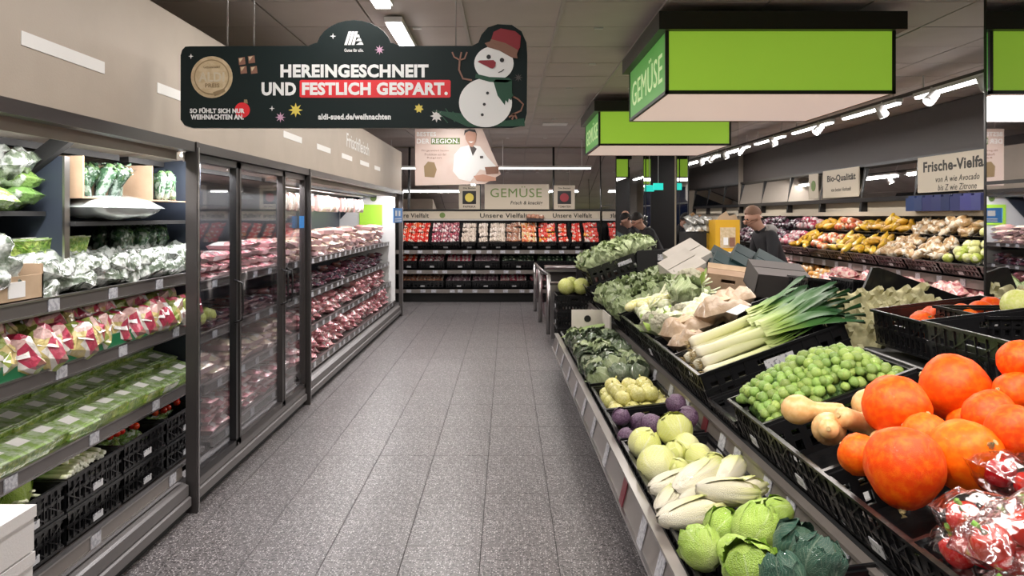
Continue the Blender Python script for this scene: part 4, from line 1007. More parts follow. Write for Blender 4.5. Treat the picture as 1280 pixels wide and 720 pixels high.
gs = thing('hanging_sign', 'beige sign reading GEMÜSE above the middle of the back wall shelf', 'sign', (bx(645,14.85),14.87,1.73))
part('board', MB().box(bx(606,14.85),14.76,1.73, bx(686,14.85),14.78,2.21), 'sand', gs)
text(gs, 'GEMÜSE', bx(613,14.85), 14.759, 1.96, bx(677,14.85)-bx(613,14.85), .21, 'bgreen', off=0)
text(gs, 'Frisch & knackig', bx(638,14.85), 14.759, 1.80, bx(678,14.85)-bx(638,14.85), .09, 'ink', shear=.2)
for a, b, wd, mt, nm in ((574,600,'PAPRIKA','byel','yellow pepper'),(692,718,'TOMATEN','bdred','red tomato')):
    s_ = thing('picture_sign', f'small beige sign with a {nm} picture above the back wall shelf', 'sign', (bx((a+b)/2,14.85),14.87,1.73))
    part('board', MB().box(bx(a,14.85),14.76,1.73, bx(b,14.85),14.78,2.19), 'sand', s_)
    cx = bx((a+b)/2,14.85); part('picture', MB().box(cx-.13,14.754,1.83, cx+.13,14.759,2.08), 'black', s_)
    part('print', MB().prism(circ(cx,1.955,.085,14), 14.750,14.753), mt, s_)
    text(s_, wd, cx-.12, 14.759, 1.76, .24, .04, 'ink')
    text(s_, 'Die Besten', cx-.12, 14.759, 2.12, .24, .03, 'ink')
# ------------------------------------------------------------------ right wall shelves
rw = thing('display_shelf', 'long black produce shelf along the right wall under the mirrors', 'shelf', (4.6,11,0))
part('base', MB().box(4.75,4.9,0, 5.15,16.8,.2), 'blackm', rw)
part('back_panel', MB().box(5.12,4.9,.2, 5.17,16.8,1.60), 'blackm', rw)
part('upper_trim', MB().box(5.06,4.9,1.60, 5.12,16.8,1.66), 'sand', rw)
for xf, z in ((4.55,.98),(4.25,.52)):
    part('shelf', MB().box(xf+.02,4.9,z-.07, 5.12,16.8,z-.04), 'blackm', rw)
    part('price_rail', MB().box(xf,4.9,z-.09, xf+.02,16.8,z), 'rail', rw)
    for k in range(28):
        y = 5.1+.42*k; part('price_tag', MB().box(xf-.006,y,z-.08, xf-.001,y+.09,z-.01), 'tag', rw)

yy = 6.55
ordw = ['nearest','second','third','fourth','fifth','sixth','seventh','eighth','ninth','tenth','eleventh','twelfth','thirteenth','fourteenth']
W = .66
seq = [('p_white','white onion'),('p_lime','pale lime'),('p_ginger','ginger root'),('p_ginger','golden potato'),('p_yellow','banana'),('p_yellow','yellow mango'),('p_orange','red pear'),('p_yellow','ripe plantain'),('p_pink','red apple'),('p_grape','dark grape'),('p_grape','black plum'),('p_grape','dark date'),('p_grape','dark fig')]
for i, (m_, nm) in enumerate(seq):
    y = 7.0+i*.70
    for row, (x, z, t) in enumerate(((4.57,1.0,.55),(4.95,1.26,.5))):
        if row == 1 and i > 11: continue
        D_ = .42 if row == 0 else .28
        lb = f'{ordw[i]} black crate along the {"front" if row == 0 else "back"} row of the right wall, {nm}s'
        m4 = crate(x, y, z, D=D_, W=W, H2=.15, tilt=t, label=lb, lab='f' if row == 0 else '')
        kk = K['lump'][m_]
        if row == 0: heap(kk, nm.replace(' ','_'), m4, D_, W, 3, 4, .14, f'{nm} in the {ordw[i]} crate of the right wall shelf', 'produce', f'{nm}s on the right wall shelf', 1, .05, .4, (.5,.5,PI), sc=.95, m=.03, dome=.03)
        else: heap(kk, nm.replace(' ','_'), m4, D_, W, 2, 4, .15, f'{nm} in the {ordw[i]} crate of the right wall shelf', 'produce', f'{nm}s on the right wall shelf', 1 if i%2 else 2, .06, .4, (.5,.5,PI), sc=1.0, m=.03, dome=.03)
for i in range(9):
    y = 7.0+i*.8
    m4 = crate(4.27, y, .55, D=.6, W=.72, H2=.13, tilt=.34, label=f'{ordw[i]} black crate on the lower deck of the right wall shelf, holding nets', lab='')
    m_ = 'p_oranges' if i in (5,6) else 'p_net'
    if m_ == 'p_net': heap(K['lump']['p_net'], 'vegetable_net', m4, .6,.72, 2,3,.08, 'pink net of onions or potatoes on the lower deck by the right wall', 'vegetables', 'pink nets on the lower deck by the right wall', 2,.075,.3,(.2,.2,.5), m=.05)
    else: heap(K['lump']['p_oranges'], 'orange', m4, .6,.72, 4,5,.12, 'pale orange fruit on the lower deck by the right wall', 'fruit', 'orange fruits on the lower deck', 1,.05,.2,(1,1,1), m=.05)
def wsign(lab, y0, y1, z0, z1, lines, leaf=False):
    s_ = thing('wall_sign', lab, 'sign', (5.12,(y0+y1)/2,z0))
    part('board', MB().box(5.105,y0,z0, 5.12,y1,z1), 'sand', s_)
    for (tx, ya, z, wd, ht, of, sh) in lines: text(s_, tx, 5.104, ya, z, wd, ht, 'ink', '-x', of, sh)
    if leaf: part('print_leaf', MB().prismy([(a-0,b) for a,b in circ(leaf,2.1,.09,12)], 5.10,5.104), 'bgreen', s_)
wsign('beige sign reading Frische-Vielfalt above the right wall shelf', 8.0, 9.55, 1.84, 2.32, [('Frische-Vielfalt', 9.42, 2.13, 1.32, .13, .03, 0),('von A wie Avocado', 9.15, 2.00, .85, .07, .0, .2),('bis Z wie Zitrone', 9.10, 1.90, .75, .07, .0, .2)])
wsign('beige sign reading Bio-Qualität above the right wall shelf', 11.15, 12.42, 1.84, 2.32, [('Bio-Qualität', 12.25, 2.12, 1.0, .12, .03, 0),('von bester Herkunft', 12.1, 1.98, .7, .06, 0, .2)])
wsign('narrow pale sign with a green leaf above the right wall shelf', 12.62, 13.0, 1.88, 2.30, [], 12.8)
for k in range(8):
    y = 8.1+.19*k
    place((MB().box(-.08,-.085,0,.08,.085,.16).box(-.06,-.06,.16,.06,.06,.185).mesh('blue_pack',[M.setdefault('bluepack', mat('blue_pack',(.03,.04,.12),.35,var=.3,coat=.5))]),[]), 'blue_pack', (5.02,y,1.665 if False else 1.66), (0,0,.1*(k%3)), 'dark blue pack standing in a row on top of the right wall shelf', 'pack', 'blue packs on the right wall shelf')

# ------------------------------------------------------------------ mirrored pillars
def pillar(lab, x0, x1, y0, y1, faces='-x -y', z0=0):
    p_ = thing('mirrored_pillar', lab, 'pillar', ((x0+x1)/2,(y0+y1)/2,0))
    part('core', MB().box(x0+.006,y0+.006,z0, x1-.006,y1-.006,H-.005), 'black', p_)
    part('mirror_panel', MB().box(x0,y0+.01,z0+.1, x0+.006,y1-.01,H-.01), 'mirror', p_)
    part('mirror_panel', MB().box(x0+.01,y0,z0+.1, x1-.01,y0+.006,H-.01), 'mirror', p_)
    part('corner_strip', MB().box(x0-.004,y0-.004,z0, x0+.012,y0+.012,H-.01), 'black', p_)
    part('corner_strip', MB().box(x0-.004,y1-.012,z0, x0+.012,y1+.004,H-.01), 'black', p_)
    part('joint_strip', MB().box(x0-.003,y0,1.78, x0,y1,1.80), 'black', p_)
    return p_
pillar('mirror-clad pillar at the right edge among the vegetable crates', 2.78, 3.38, 3.75, 4.47)
p_ = pillar('mirror-clad pillar behind the yellow carton display', 2.59, 3.32, 11.0, 11.75)
p_ = pillar('wide mirror-clad pillar at the right end of the back wall shelf', 1.81, 2.9, 12.8, 14.9)
part('joint_strip', MB().box(2.30,12.795,0, 2.315,12.8,H-.01), 'black', p_); part('joint_strip', MB().box(2.79,12.795,0, 2.9,12.8,H-.01), 'sand', p_)

# ------------------------------------------------------------------ produce island
isl = thing('produce_island', 'long two-tier black produce island with grey price rails on the right', 'display', (1.4,5.8,0)); ISL.append(isl)
part('plinth', MB().box(.78,1.0,0, 2.25,10.85,.12), 'blackm', isl)
part('lower_deck', MB().prism([(.62,.12),(2.2,.12),(2.2,.30),(1.15,.30),(.62,.19)], 1.0,8.0), 'blackm', isl)
part('lower_front', MB().box(.61,1.0,.12, .63,8.0,.36), 'blackm', isl)
part('upper_deck', MB().prism([(1.10,.30),(2.30,.30),(2.30,.86),(2.2,.86),(1.10,.49)], 1.0,10.85), 'blackm', isl)
part('end_panel', MB().box(1.10,10.85,.0, 2.3,10.88,.9), 'black', isl)
def slant_rail(x, z, h, y0, y1, t=.10, tags=(), xs=.0):
    part('price_rail', MB().prism([(x,z),(x-t*.35,z-h),(x-t*.35-.012,z-h),(x-.014,z)], y0, y1), 'rail', isl)
    part('rail_edge', MB().box(x-.03,y0,z-.004, x+.012,y1,z+.010), 'rail', isl)
    part('rail_edge', MB().box(x-t*.35-.024,y0,z-h-.012, x-t*.35+.004,y1,z-h+.002), 'steel', isl)
    for k, y in enumerate(tags):
        part('price_tag', MB().prism([(x-.016,z+.004),(x-t*.35-.014,z-h),(x-t*.35-.019,z-h),(x-.021,z+.004)], y, y+.085), 'redtag' if k in xs else 'tag', isl, label='red price tag' if k in xs else None)
slant_rail(.60, .37, .13, 1.0, 8.0, tags=[1.9,2.35,2.78,3.12,3.58,4.15,4.7,5.2,5.75,6.3,6.9,7.5], xs=(4,))
slant_rail(1.12, .52, .13, 1.0, 10.85, tags=[1.8,2.02,2.22,2.46,2.9,3.15,3.55,3.78,4.1,4.5,4.9,5.4,6.0,6.6,7.2,8,9], xs=(2,8))
LT = .10
lower = [(7.62,.58,'cauli'),(7.0,.60,'wrapg'),(6.38,.60,'wrapg'),(5.76,.60,'wrapg'),(5.05,.60,'kohl'),(4.42,.60,'redcab'),(3.73,.66,'cabbage'),(3.12,.54,'chinese'),(2.55,.56,'pointed')]
names = {'cauli':'nothing but cauliflower leaves and a carton','wrapg':'leafy heads','kohl':'pale yellow kohlrabi','redcab':'red cabbages','cabbage':'round white cabbages','chinese':'Chinese cabbages','pointed':'green pointed cabbages'}
LM = {}
cnt = 0
K['leafball'] = [leafy_head(1,.9,8,['wrapleaf','lettleaf','wrapleaf'][i],'kale',i+70,.22,flare=.25,span=1.9,nm='outer_leaf') for i in range(3)]
for (y, W_, kd) in lower:
    lb = {'cauli':'farthest black crate in the lower row of the island','kohl':'black crate of kohlrabi in the lower row of the island','redcab':'black crate of dark red cabbages in the lower row','cabbage':'black crate of round white cabbages in the lower row','chinese':'black crate of Chinese cabbages in the lower row','pointed':'black crate of green cabbages in the lower row'}.get(kd) or f'black crate of leafy heads in the lower row, {["first","second","third"][cnt]} behind the kohlrabi' 
    if kd == 'wrapg':
        lb = f'black crate of leafy heads in the lower row, {["third","second","first"][cnt]} behind the kohlrabi crate'; cnt += 1
    m4 = crate(.655, y, .235, D=.45, W=W_, H2=.175, tilt=LT, label=lb, isl=True); LM[y] = m4
    if kd == 'kohl': heap(K['kohl'], 'kohlrabi', m4, .45, W_, 4, 5, .125, 'pale yellow kohlrabi in the lower row of the island', 'vegetable', 'kohlrabi in the lower row', 2, .075, .25, (.6,.6,3), sc=.056, isl=True, m=.03)
    if kd == 'wrapg': heap(K['leafball'], 'leafy_head', m4, .45, W_, 3, 4, .16, f'leafy green head in the {["third","second","first"][cnt-1]} crate behind the kohlrabi', 'vegetable', f'leafy heads in the {["third","second","first"][cnt-1]} crate behind the kohlrabi', 1, .08, .25, (.7,.7,3), sc=.082, isl=True, m=.01, dome=.05)
def px_at(px, py, Y): return ((px-634)/960*Y, Y, 1.6-(py-270)/960*Y)
def put_px(kits, name, px, py, rp, Y, rot, lab, cat='vegetable', sc=None):
    r_ = rp*Y/960
    return place(rnd.choice(kits), name, px_at(px,py,Y), rot, lab, cat, None, (r_ if sc is None else sc))
for k, (a_, b_, r_, Y, lb) in enumerate(((776,521,11,4.40,'dark red cabbage at the front far corner of its crate'),(784,547,12,4.18,'pale violet red cabbage at the front near corner of its crate'),(814,531,13,4.22,'violet red cabbage beside the white cabbages'),(845,505,12,4.35,'violet red cabbage close to the upper price rail'),(860,521,13,4.15,'rearmost violet red cabbage by the rail'),(800,528,12,4.42,'dark red cabbage deep in its crate'))):
    put_px(K['redcab'], 'red_cabbage', a_, b_, r_, Y, (.5*k,.3,k), lb)
for k, (a_, b_, r_, Y, lb) in enumerate(((843,537,21,3.95,'largest round yellow-green cabbage, at the back of its crate'),(806,555,20,3.92,'veined green cabbage at the front of its crate beside the red cabbages'),(822,582,24,3.62,'pale oblong cabbage at the front next to the Chinese cabbages'),(857,560,18,3.86,'cabbage in the middle of the crate behind the pale oblong one'),(873,573,18,3.72,'pale cabbage against the upper price rail'),(848,586,13,3.55,'small cabbage low between the others'),(845,566,15,3.82,'cabbage under the middle one'),(893,580,14,3.6,'small pale cabbage at the rear near corner'))):
    put_px(K['cabbage'], 'white_cabbage', a_, b_, r_, Y, (.5*k,.4*k,k*1.3), lb)
for k, (a_, b_, r_, Y, rz, ry, lb) in enumerate(((849,605,17,3.32,.15,-.10,'pale Chinese cabbage lying nearest the round cabbages'),(872,597,17,3.20,.55,-.25,'Chinese cabbage lying on top across the middle of its crate'),(862,642,18,2.98,.12,-.12,'long Chinese cabbage lying at the front near corner'),(912,590,15,3.25,.9,-.1,'frilly-topped Chinese cabbage at the back of its crate'),(908,614,16,3.02,-.3,0,'Chinese cabbage with green tip against the price rail'),(880,622,15,3.10,.3,-.1,'Chinese cabbage lying low between the others'),(838,625,14,3.15,.9,-.1,'Chinese cabbage low at the crate front'),(930,612,14,3.05,.4,0,'rearmost Chinese cabbage under the rail'))):
    put_px(K['chinese'], 'chinese_cabbage', a_, b_, r_, Y, (0,PI/2+ry,rz), lb)
for k, (a_, b_, r_, Y, lb) in enumerate(((903,660,22,2.76,'green pointed cabbage in the middle of its crate'),(944,660,27,2.68,'largest green pointed cabbage, right of the middle one'),(878,686,24,2.62,'green cabbage at the lower left of its crate'),(973,640,17,2.80,'small green cabbage by the price rail'),(918,690,20,2.55,'green cabbage half behind the raised crate wall'),(958,636,12,2.9,'small green cabbage behind the largest one'))):
    put_px(K['pointed'], 'green_cabbage', a_, b_, r_, Y, (.4+.3*k,.5,k*1.7), lb)
# the raised crate at the very front
m4 = crate(.70, 2.08, .32, D=.44, W=.50, H2=.17, tilt=.12, label='raised black crate at the front end of the lower row', isl=True, lab='fs')
for k, (a_, b_, r_, Y, kk, nm, lb) in enumerate(((938,712,32,2.22,'pointed','green_cabbage','pale green cabbage inside the raised front crate'),(996,682,27,2.30,'savoy','savoy_cabbage','dark blue-green savoy cabbage standing by the price rail'),(1022,702,30,2.16,'savoy','savoy_cabbage','dark savoy cabbage nearest the camera'),(978,722,27,2.12,'savoy','savoy_cabbage','savoy cabbage low in the raised front crate'))):
    put_px(K[kk], nm, a_, b_, r_, Y, (.3,-.35,k*1.4), lb)
# far lower end: carton, striped squash, bag
c_ = thing('cardboard_carton', 'small tan carton with a mushroom picture at the far end of the lower row', 'carton', (.9,7.3,.5)); ISL.append(c_)
part('side_wall', MB().box(.72,7.7,.44,1.04,7.71,.66), 'wcarton', c_); part('side_wall', MB().box(1.03,7.2,.50,1.045,7.71,.66), 'wcarton', c_)
part('print', MB().prism(circ(.88,.57,.035,10), 7.695,7.70), 'black', c_)
for k in range(3):
    put((MB().blob((0,0,0),(.25,.07,.012),10,6,.3,3,k).mesh('leek_leaf',['bigleaf']),[]), 'green_leaf', LM[7.62], .2+.05*k, -.05+.1*k, .22, (.2,-.2,.5*k), ['long dark green leaf on the farthest lower crate','leaf in the middle of the farthest lower crate','leaf at the back of the farthest lower crate'][k], 'vegetable', None, 1, True)
heap(K['leafball'], 'leafy_head', LM[7.62], .45,.58, 2,3,.14, 'leafy head at the far end of the lower row','vegetable','leafy heads at the far end of the lower row', sc=.09, isl=True, rot=(.6,.6,3))
# crate of melons and steel box beyond the end
for k in range(3):
    crate(.72, 9.7, .02+.20*k, D=.42, W=.5, H2=.20, label=['bottom','middle','top'][k]+' crate of the black stack with melons at the far end of the island', isl=True, name='produce_crate')
for k, (x_, y_) in enumerate(((.84,9.6),(1.03,9.62),(.92,9.8))):
    place(K['melon'][0], 'melon', (x_,y_,.72), (.3,.4*k,0), ['yellow-green melon on the far crate stack, left','yellow-green melon on the far crate stack, right','yellow-green melon behind the two others'][k], 'fruit', None, .105, True)

# upper tier
UT = .345
def ucrate(y, W_, lb, z=.54, x=1.155, D=.70, H2=.19, lab='f', tilt=UT, name='produce_crate'):
    return crate(x, y, z, D=D, W=W_, H2=H2, tilt=tilt, label=lb, isl=True, lab=lab, name=name)
# peppers (nearest)
m4 = ucrate(1.78, .58, 'black crate of wrapped red peppers nearest the camera')
for k, (x_, y_, z_, rz) in enumerate(((.10,.18,.15,.3),(.13,-.05,.16,-.2),(.27,.12,.17,.6),(.33,-.12,.18,.1),(.46,.10,.19,.3),(.30,.05,.26,.8),(.50,-.15,.19,.2),(.16,.06,.25,.1))):
    put(K['pep'], 'pepper_pack', m4, x_+.02, y_-.03, z_-.04, (.2*(k%3-1),.15,rz+PI/2*(k%2)), ['front corner pack of red peppers beside the pumpkins','front pack of red peppers in clear wrap','second-row pack of red peppers in clear wrap','near-side pack of red peppers in the second row','rear pack of red peppers beside the pumpkins','pack of red peppers lying on top of the heap','rearmost near pack of red peppers','pack of red peppers tilted over the crate front'][k], 'vegetable', None, 1, True)
for k, (a_, b_, Y) in enumerate(((1284,612,2.22),(1250,668,2.05),(1292,672,2.02))):
    place(K['pep'][k], 'pepper_pack', ((a_-634)/960*Y, Y, 1.6-(b_-270)/960*Y-.05), (.2,.2,.5+.8*k), ['red pepper pack touching the pumpkins at the right edge','red pepper pack on top of the heap, left of the edge one','red pepper pack at the right edge below the upper one'][k], 'vegetable')
# pumpkins
m4 = ucrate(2.36, .56, 'black crate of orange pumpkins next to the wrapped peppers')
m5 = ucrate(2.95, .58, 'black crate of butternut squashes and pumpkins')
pk = [(1130,581,50,2.36,(2.7,.3,0),'front orange pumpkin hanging over the crate rim, stem down'),(1207,570,47,2.42,(.95,-.5,.4),'orange pumpkin with its pale round stem toward the camera'),
      (1120,508,41,2.76,(1.2,1.5,0),'left orange pumpkin beside the butternut squashes'),(1192,484,43,2.84,(.3,1.9,-.3),'tall orange pumpkin tapering to the right, at the back'),
      (1238,522,34,2.58,(.7,.2,2),'light orange pumpkin at the right behind the pale stem'),(1157,547,32,2.56,(2,.5,1),'yellowish orange pumpkin half hidden in the middle of the heap'),
      (1276,452,28,2.70,(1.4,.4,0),'highest orange pumpkin at the right edge'),(1074,568,27,2.52,(2,.2,1),'orange pumpkin low at the left behind the front one'),
      (1270,492,28,2.66,(.5,.4,0),'orange pumpkin under the highest one at the right'),(1268,540,36,2.40,(1,2,0),'orange pumpkin at the right above the wrapped peppers'),(1215,530,30,2.75,(1,1,0),'orange pumpkin deep in the heap')]
for a_, b_, r_, Y, ro, lb in pk: put_px(K['pumpkin'], 'pumpkin', a_, b_, r_*.97, Y, ro, lb, 'pumpkin')
for (a_, b_, Y, ro, sc, lb) in ((1016,513,3.02,(0,PI/2,-.25),.118,'butternut squash lying lengthwise at the back left'),(1036,536,2.84,(PI/2-.25,0,-.4),.125,'butternut squash end-on with its stem toward the camera'),(1078,530,2.90,(0,-PI/2+.35,.5),.135,'long butternut squash touching the left pumpkin'),(1095,560,2.66,(0,PI/2-.1,1.0),.11,'butternut squash low behind the front rim'),(1098,500,3.05,(0,PI/2-.2,.4),.12,'butternut squash behind the left pumpkin')):
    put_px([K['butternut']], 'butternut_squash', a_, b_, 0, Y, ro, lb, 'squash', sc)
# sprouts
m6 = ucrate(3.48, .44, 'black crate heaped with green Brussels sprouts')
n = 0
for x_ in [.05+.042*i for i in range(15)]:
    for y_ in [-.19+.042*j for j in range(10)]:
        hgt = .165+.13*max(0,1-((x_-.30)/.42)**2)*max(0,1-(y_/.26)**2)+(.02 if x_ > .3 else 0)
        for l in range(2 if n < 250 else 1):
            if n >= 299: break
            put(K['sprout'], 'brussels_sprout', m6, x_+rnd.uniform(-.014,.014)+.02*l, y_+rnd.uniform(-.014,.014)+.02*l, hgt-.032*(1-l)+rnd.uniform(-.008,.008), (rnd.random()*6,rnd.random()*6,0), 'green Brussels sprout in the heaped crate between leeks and squashes', 'vegetable', 'Brussels sprouts in the heaped crate', rnd.uniform(.020,.027), True); n += 1
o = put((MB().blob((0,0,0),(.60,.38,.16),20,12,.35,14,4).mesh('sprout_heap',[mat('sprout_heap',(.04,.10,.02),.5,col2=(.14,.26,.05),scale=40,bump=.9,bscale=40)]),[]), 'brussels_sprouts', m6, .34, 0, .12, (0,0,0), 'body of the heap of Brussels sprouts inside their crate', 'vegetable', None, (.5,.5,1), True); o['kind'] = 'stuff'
# flat crate in the gap, leeks
ucrate(3.96, .46, 'low empty black crate between the leeks and the sprouts', z=.53, H2=.08, lab='')
m7 = ucrate(4.53, .60, 'near black crate of the two that hold the leeks', z=.53, H2=.21, lab='s', D=.85)
m8 = ucrate(5.15, .60, 'far black crate of the two that hold the leeks', z=.53, H2=.21, lab='', D=.85)
for k in range(12):
    y_ = -.22+.055*k if k < 9 else -.10+.14*(k-9)
    put(K['leek'][k%3], 'leek', m7, .05+.018*(k%4), y_+.05, .165+(.045 if k%2 else 0)+(.05 if k > 8 else 0), (rnd.uniform(-.4,.4), .02-.03*(k%3), .05+.04*(k%3)-.018*k), ['first','second','third','fourth','fifth','sixth','seventh','eighth','ninth','tenth','eleventh','twelfth'][k]+' leek counted from the sprouts side, root end toward the aisle' if k < 9 else ['leek lying on top of the others, nearest the sprouts','leek lying on top in the middle','leek lying on top at the far side'][k-9], 'vegetable', 'leeks in the crate', (1.0,1.3,1.3), True)
# kraft bags
bagm = [(K_, lb) for K_, lb in ()]
for k, (x_, y_, z_, sc, rz, lb) in enumerate(((.20,.05,.20,1.0,.2,'brown paper bag of roots with a clear window in front of the leeks'),(.48,.05,.24,1.05,.1,'long crumpled brown paper bag behind the leek bases'),(.15,-.22,.20,.75,.3,'small brown paper bag against the leeks'),(.62,.20,.26,.9,-.2,'rearmost crumpled brown paper bag'))):
    put((pillow(.34,.24,.14,k+3,10,.6).mesh('paper_bag',['kraftbag']), [('window', pillow(.14,.12,.05,k,6,.4).mesh('window',['root']))] if k < 3 else []), 'paper_bag', m8, x_, y_+.10, z_-.04, (0,.1,rz), lb, 'bag', None, sc, True)
    o = C.objects[-1]
for o in [o for o in C.objects if o.name.startswith('window') and o.parent and o.parent.name.startswith('paper_bag')]: o.location = (.0,0,.11)
put((MB().box(-.07,-.045,0,.07,.045,.004).mesh('card',['white']),[]), 'price_card', m8, .52,-.16,.30, (.3,0,.5), 'white printed card lying between bags and leeks', 'card', None, 1, True)
# cartons with mixed vegetables
m9 = crate(1.155, 5.80, .53, D=.75, W=.66, H2=.20, tilt=UT, label='black crate of cauliflowers and fennel beside the paper bags', isl=True)
m10 = crate(1.155, 6.50, .53, D=.75, W=.66, H2=.20, tilt=UT, label='black crate of fennel and chicory in the middle of the upper row', isl=True, lab='')
for k, (x_, y_, lb) in enumerate(((.10,.10,'cauliflower with green leaves at the front of its crate'),(.12,-.14,'cauliflower nearest the paper bags'),(.30,.0,'cauliflower in the middle of its crate'))):
    put(K['cauli'], 'cauliflower', m9, x_, y_, .22, (.3,-.3,k), lb, 'vegetable', None, .115, True)
heap(K['whitebag'], 'vegetable_bag', m9, .75,.66, 3,2,.20, 'pale bag of vegetables lying behind the cauliflowers','vegetable','pale vegetable bags behind the cauliflowers', sc=.17, isl=True, rot=(.3,.3,1), m=.12)
heap(K['fennel'], 'fennel_bulb', m10, .75,.66, 4,4,.21, 'pale green fennel bulb in the middle of the upper row','vegetable','fennel bulbs in the upper row', sc=.13, isl=True, rot=(.5,.5,.8), base=(0,PI/2,0), m=.06, dome=.05)
for k in range(4):
    put(K['chic'], 'chicory', m10, .14+.08*k, .22-.09*k, .27, (0,PI/2,.5+.1*k), ['yellow chicory at the front of the fennel crate','second yellow chicory from the front','third yellow chicory among the fennel','rearmost yellow chicory among the fennel'][k], 'vegetable', None, .13, True)
put(K['cauli'], 'celeriac', m10, .62, .12, .30, (0,0,0), 'large pale head at the top of the fennel crate', 'vegetable', None, .15, True)
put(K['lettuce'], 'leafy_head', m10, .50, -.2, .28, (0,.5,0), 'green leafy head at the back of the fennel crate', 'vegetable', None, .13, True)
# rows of lettuce
for i, (y, zz) in enumerate(((7.28,.53),(8.02,.55))):
    m11 = crate(1.15, y, zz, D=.75, W=.68, H2=.20, tilt=UT, label=['nearer','farther'][i]+' of two black crates with rows of pale lettuce', isl=True, lab='s')
    heap(K['lettuce'], 'lettuce', m11, .75,.68, 5,3,.19, f'pale green lettuce head in the {["nearer","farther"][i]} lettuce row','vegetable',f'lettuces in the {["nearer","farther"][i]} row', sc=.12, isl=True, rot=(.3,.3,3), m=.03, jit=.15)
for i in range(2):
    m12 = crate(1.12, 9.6, .56+.21*i, D=.85, W=1.0, H2=.21, tilt=UT, label=['lower crate of the tall black stack topped with lettuce','upper crate of the tall black stack, heaped with lettuce'][i], isl=True, lab='fs')
heap(K['lettuce'], 'lettuce', m12, .85,1.0, 6,5,.22, 'pale lettuce head heaped on the tall black crate stack','vegetable','lettuces on the tall stack', sc=.12, isl=True, rot=(.4,.4,3), m=.04, jit=.2, dome=.04)
m12 = crate(1.14, 8.72, .55, D=.8, W=.62, H2=.18, tilt=UT, label='dark crate between the lettuce rows and the tall stack', isl=True, lab='s')
bd = thing('dark_board', 'upright dark board with a white label behind the lettuce stack', 'board', (1.95,9.3,.9)); ISL.append(bd)
part('board', MB().prism([(1.62,.95),(2.25,.95),(2.25,1.19),(2.1,1.22),(1.62,1.19)], 9.0, 9.03), 'blackm', bd); part('white_label', MB().box(1.86,8.99,1.08, 1.98,8.999,1.15), 'label', bd)

# second row: cartons, trays, crates
def box_thing(nm, lab, cat, cx, cy, z, sx, sy, sz, mt, rot=(0,0,0), lbl=None, slots=0, lid=None):
    mb = MB(); t = .012
    mb.box(-sx/2,-sy/2,0, sx/2,sy/2,t)
    mb.box(-sx/2,-sy/2,0, -sx/2+t,sy/2,sz); mb.box(sx/2-t,-sy/2,0, sx/2,sy/2,sz); mb.box(-sx/2,sy/2-t,0, sx/2,sy/2,sz)
    if slots: perf_wall(mb, (-sx/2,-sy/2,0), (sx,0,0), (0,0,sz), (0,t,0), 9, 5, lambda i,k: k == 3 and 3 <= i <= 5)
    else: mb.box(-sx/2,-sy/2,0, sx/2,-sy/2+t,sz)
    ch = []
    if lid:
        ch.append(('flap', MB().box(-sx/2,-sy/2,sz, sx/2,-.006,sz+.006).mesh('flap',[mt])))
        ch.append(('flap', MB().box(-sx/2,.006,sz, sx/2,sy/2,sz+.006).mesh('flap',[mt])))
    if lbl: ch.append(('white_label', MB().box(lbl[0],-sy/2-.003,lbl[1], lbl[2],-sy/2-.0005,lbl[3]).mesh('white_label',['label'])))
    o = place((mb.mesh(nm,[mt]), ch), nm, (cx,cy,z), rot, lab, cat, isl=True)
    return o
a = math.radians
box_thing('pale_carton','upper pale carton with a hand slot, tilted behind the lettuce rows','carton', 1.98,8.0,1.08, .36,.36,.17,'wcarton',(a(25),-.45,.25),slots=1,lid=1)
box_thing('pale_carton','lower pale carton tilted in front of the dark teal cartons','carton', 1.83,7.6,1.00, .34,.34,.17,'wcarton',(a(25),-.45,.25),slots=1,lid=1)
for k, (x_, y_, z_) in enumerate(((2.28,8.0,1.00),(2.43,7.7,1.03),(2.16,7.5,.96),(2.60,7.55,.98))):
    o = box_thing('teal_carton',['dark teal carton at the top of the tilted stack','dark teal carton with a white label at the right','lowest dark teal carton behind the fennel','rightmost dark teal carton beside the bald shopper'][k],'carton', x_,y_,z_, .34,.36,.18,'tealbox',(a(28),.5,-.2),lbl=(.02,.04,.14,.14) if k in (1,3) else None,lid=1)
    mtx = text_mesh('Frisch', .14,.045,.02,.002,mt='bwhite'); q = obj('lettering', mtx, o, (-.15,-.185,.05), (PI/2,0,0))
box_thing('brown_carton','larger brown carton below the teal cartons','carton', 2.02,6.85,.95, .36,.30,.17,'carton',(a(15),.12,-.25),lid=1,slots=1)
box_thing('brown_carton','smaller brown carton left of the larger one','carton', 1.80,7.0,.94, .24,.26,.13,'carton',(a(15),-.2,.2),lid=1,slots=1)
box_thing('grey_carton','flat dark grey carton with a white label behind the leek leaves','carton', 2.18,6.1,1.00, .42,.30,.19,'gcarton',(a(20),.10,0),lbl=(.06,.05,.14,.13),lid=1)
for k, (x_, y_) in enumerate(((2.27,5.55),(2.52,5.40))):
    for l in range(2):
        o = crate(x_-.13, y_, .86+.15*l, D=.34, W=.36, H2=.15, tilt=-.12, rz=PI/2*0, label=f'{["left","right"][k]} stack of small black crates behind the leeks, {["lower","upper"][l]} one', isl=True, lab='s')
    lb_ = thing('label_strip', ['left white label strip on the small black crates','right white label strip on the small black crates'][k], 'label', (x_,y_-.2,1.04)); ISL.append(lb_)
    for l in range(3): part('label', MB().box(x_-.07+.055*l,y_-.205,1.03, x_-.022+.055*l,y_-.2,1.075), 'label', lb_)
dx = thing('crate_side', 'tall black angled crate side behind the pulp trays', 'crate', (2.6,4.9,1.0)); ISL.append(dx)
part('panel', MB().prism([(2.20,.85),(2.95,.85),(2.95,1.08),(2.42,1.27),(2.38,1.27)], 4.9, 4.93), 'crate', dx)
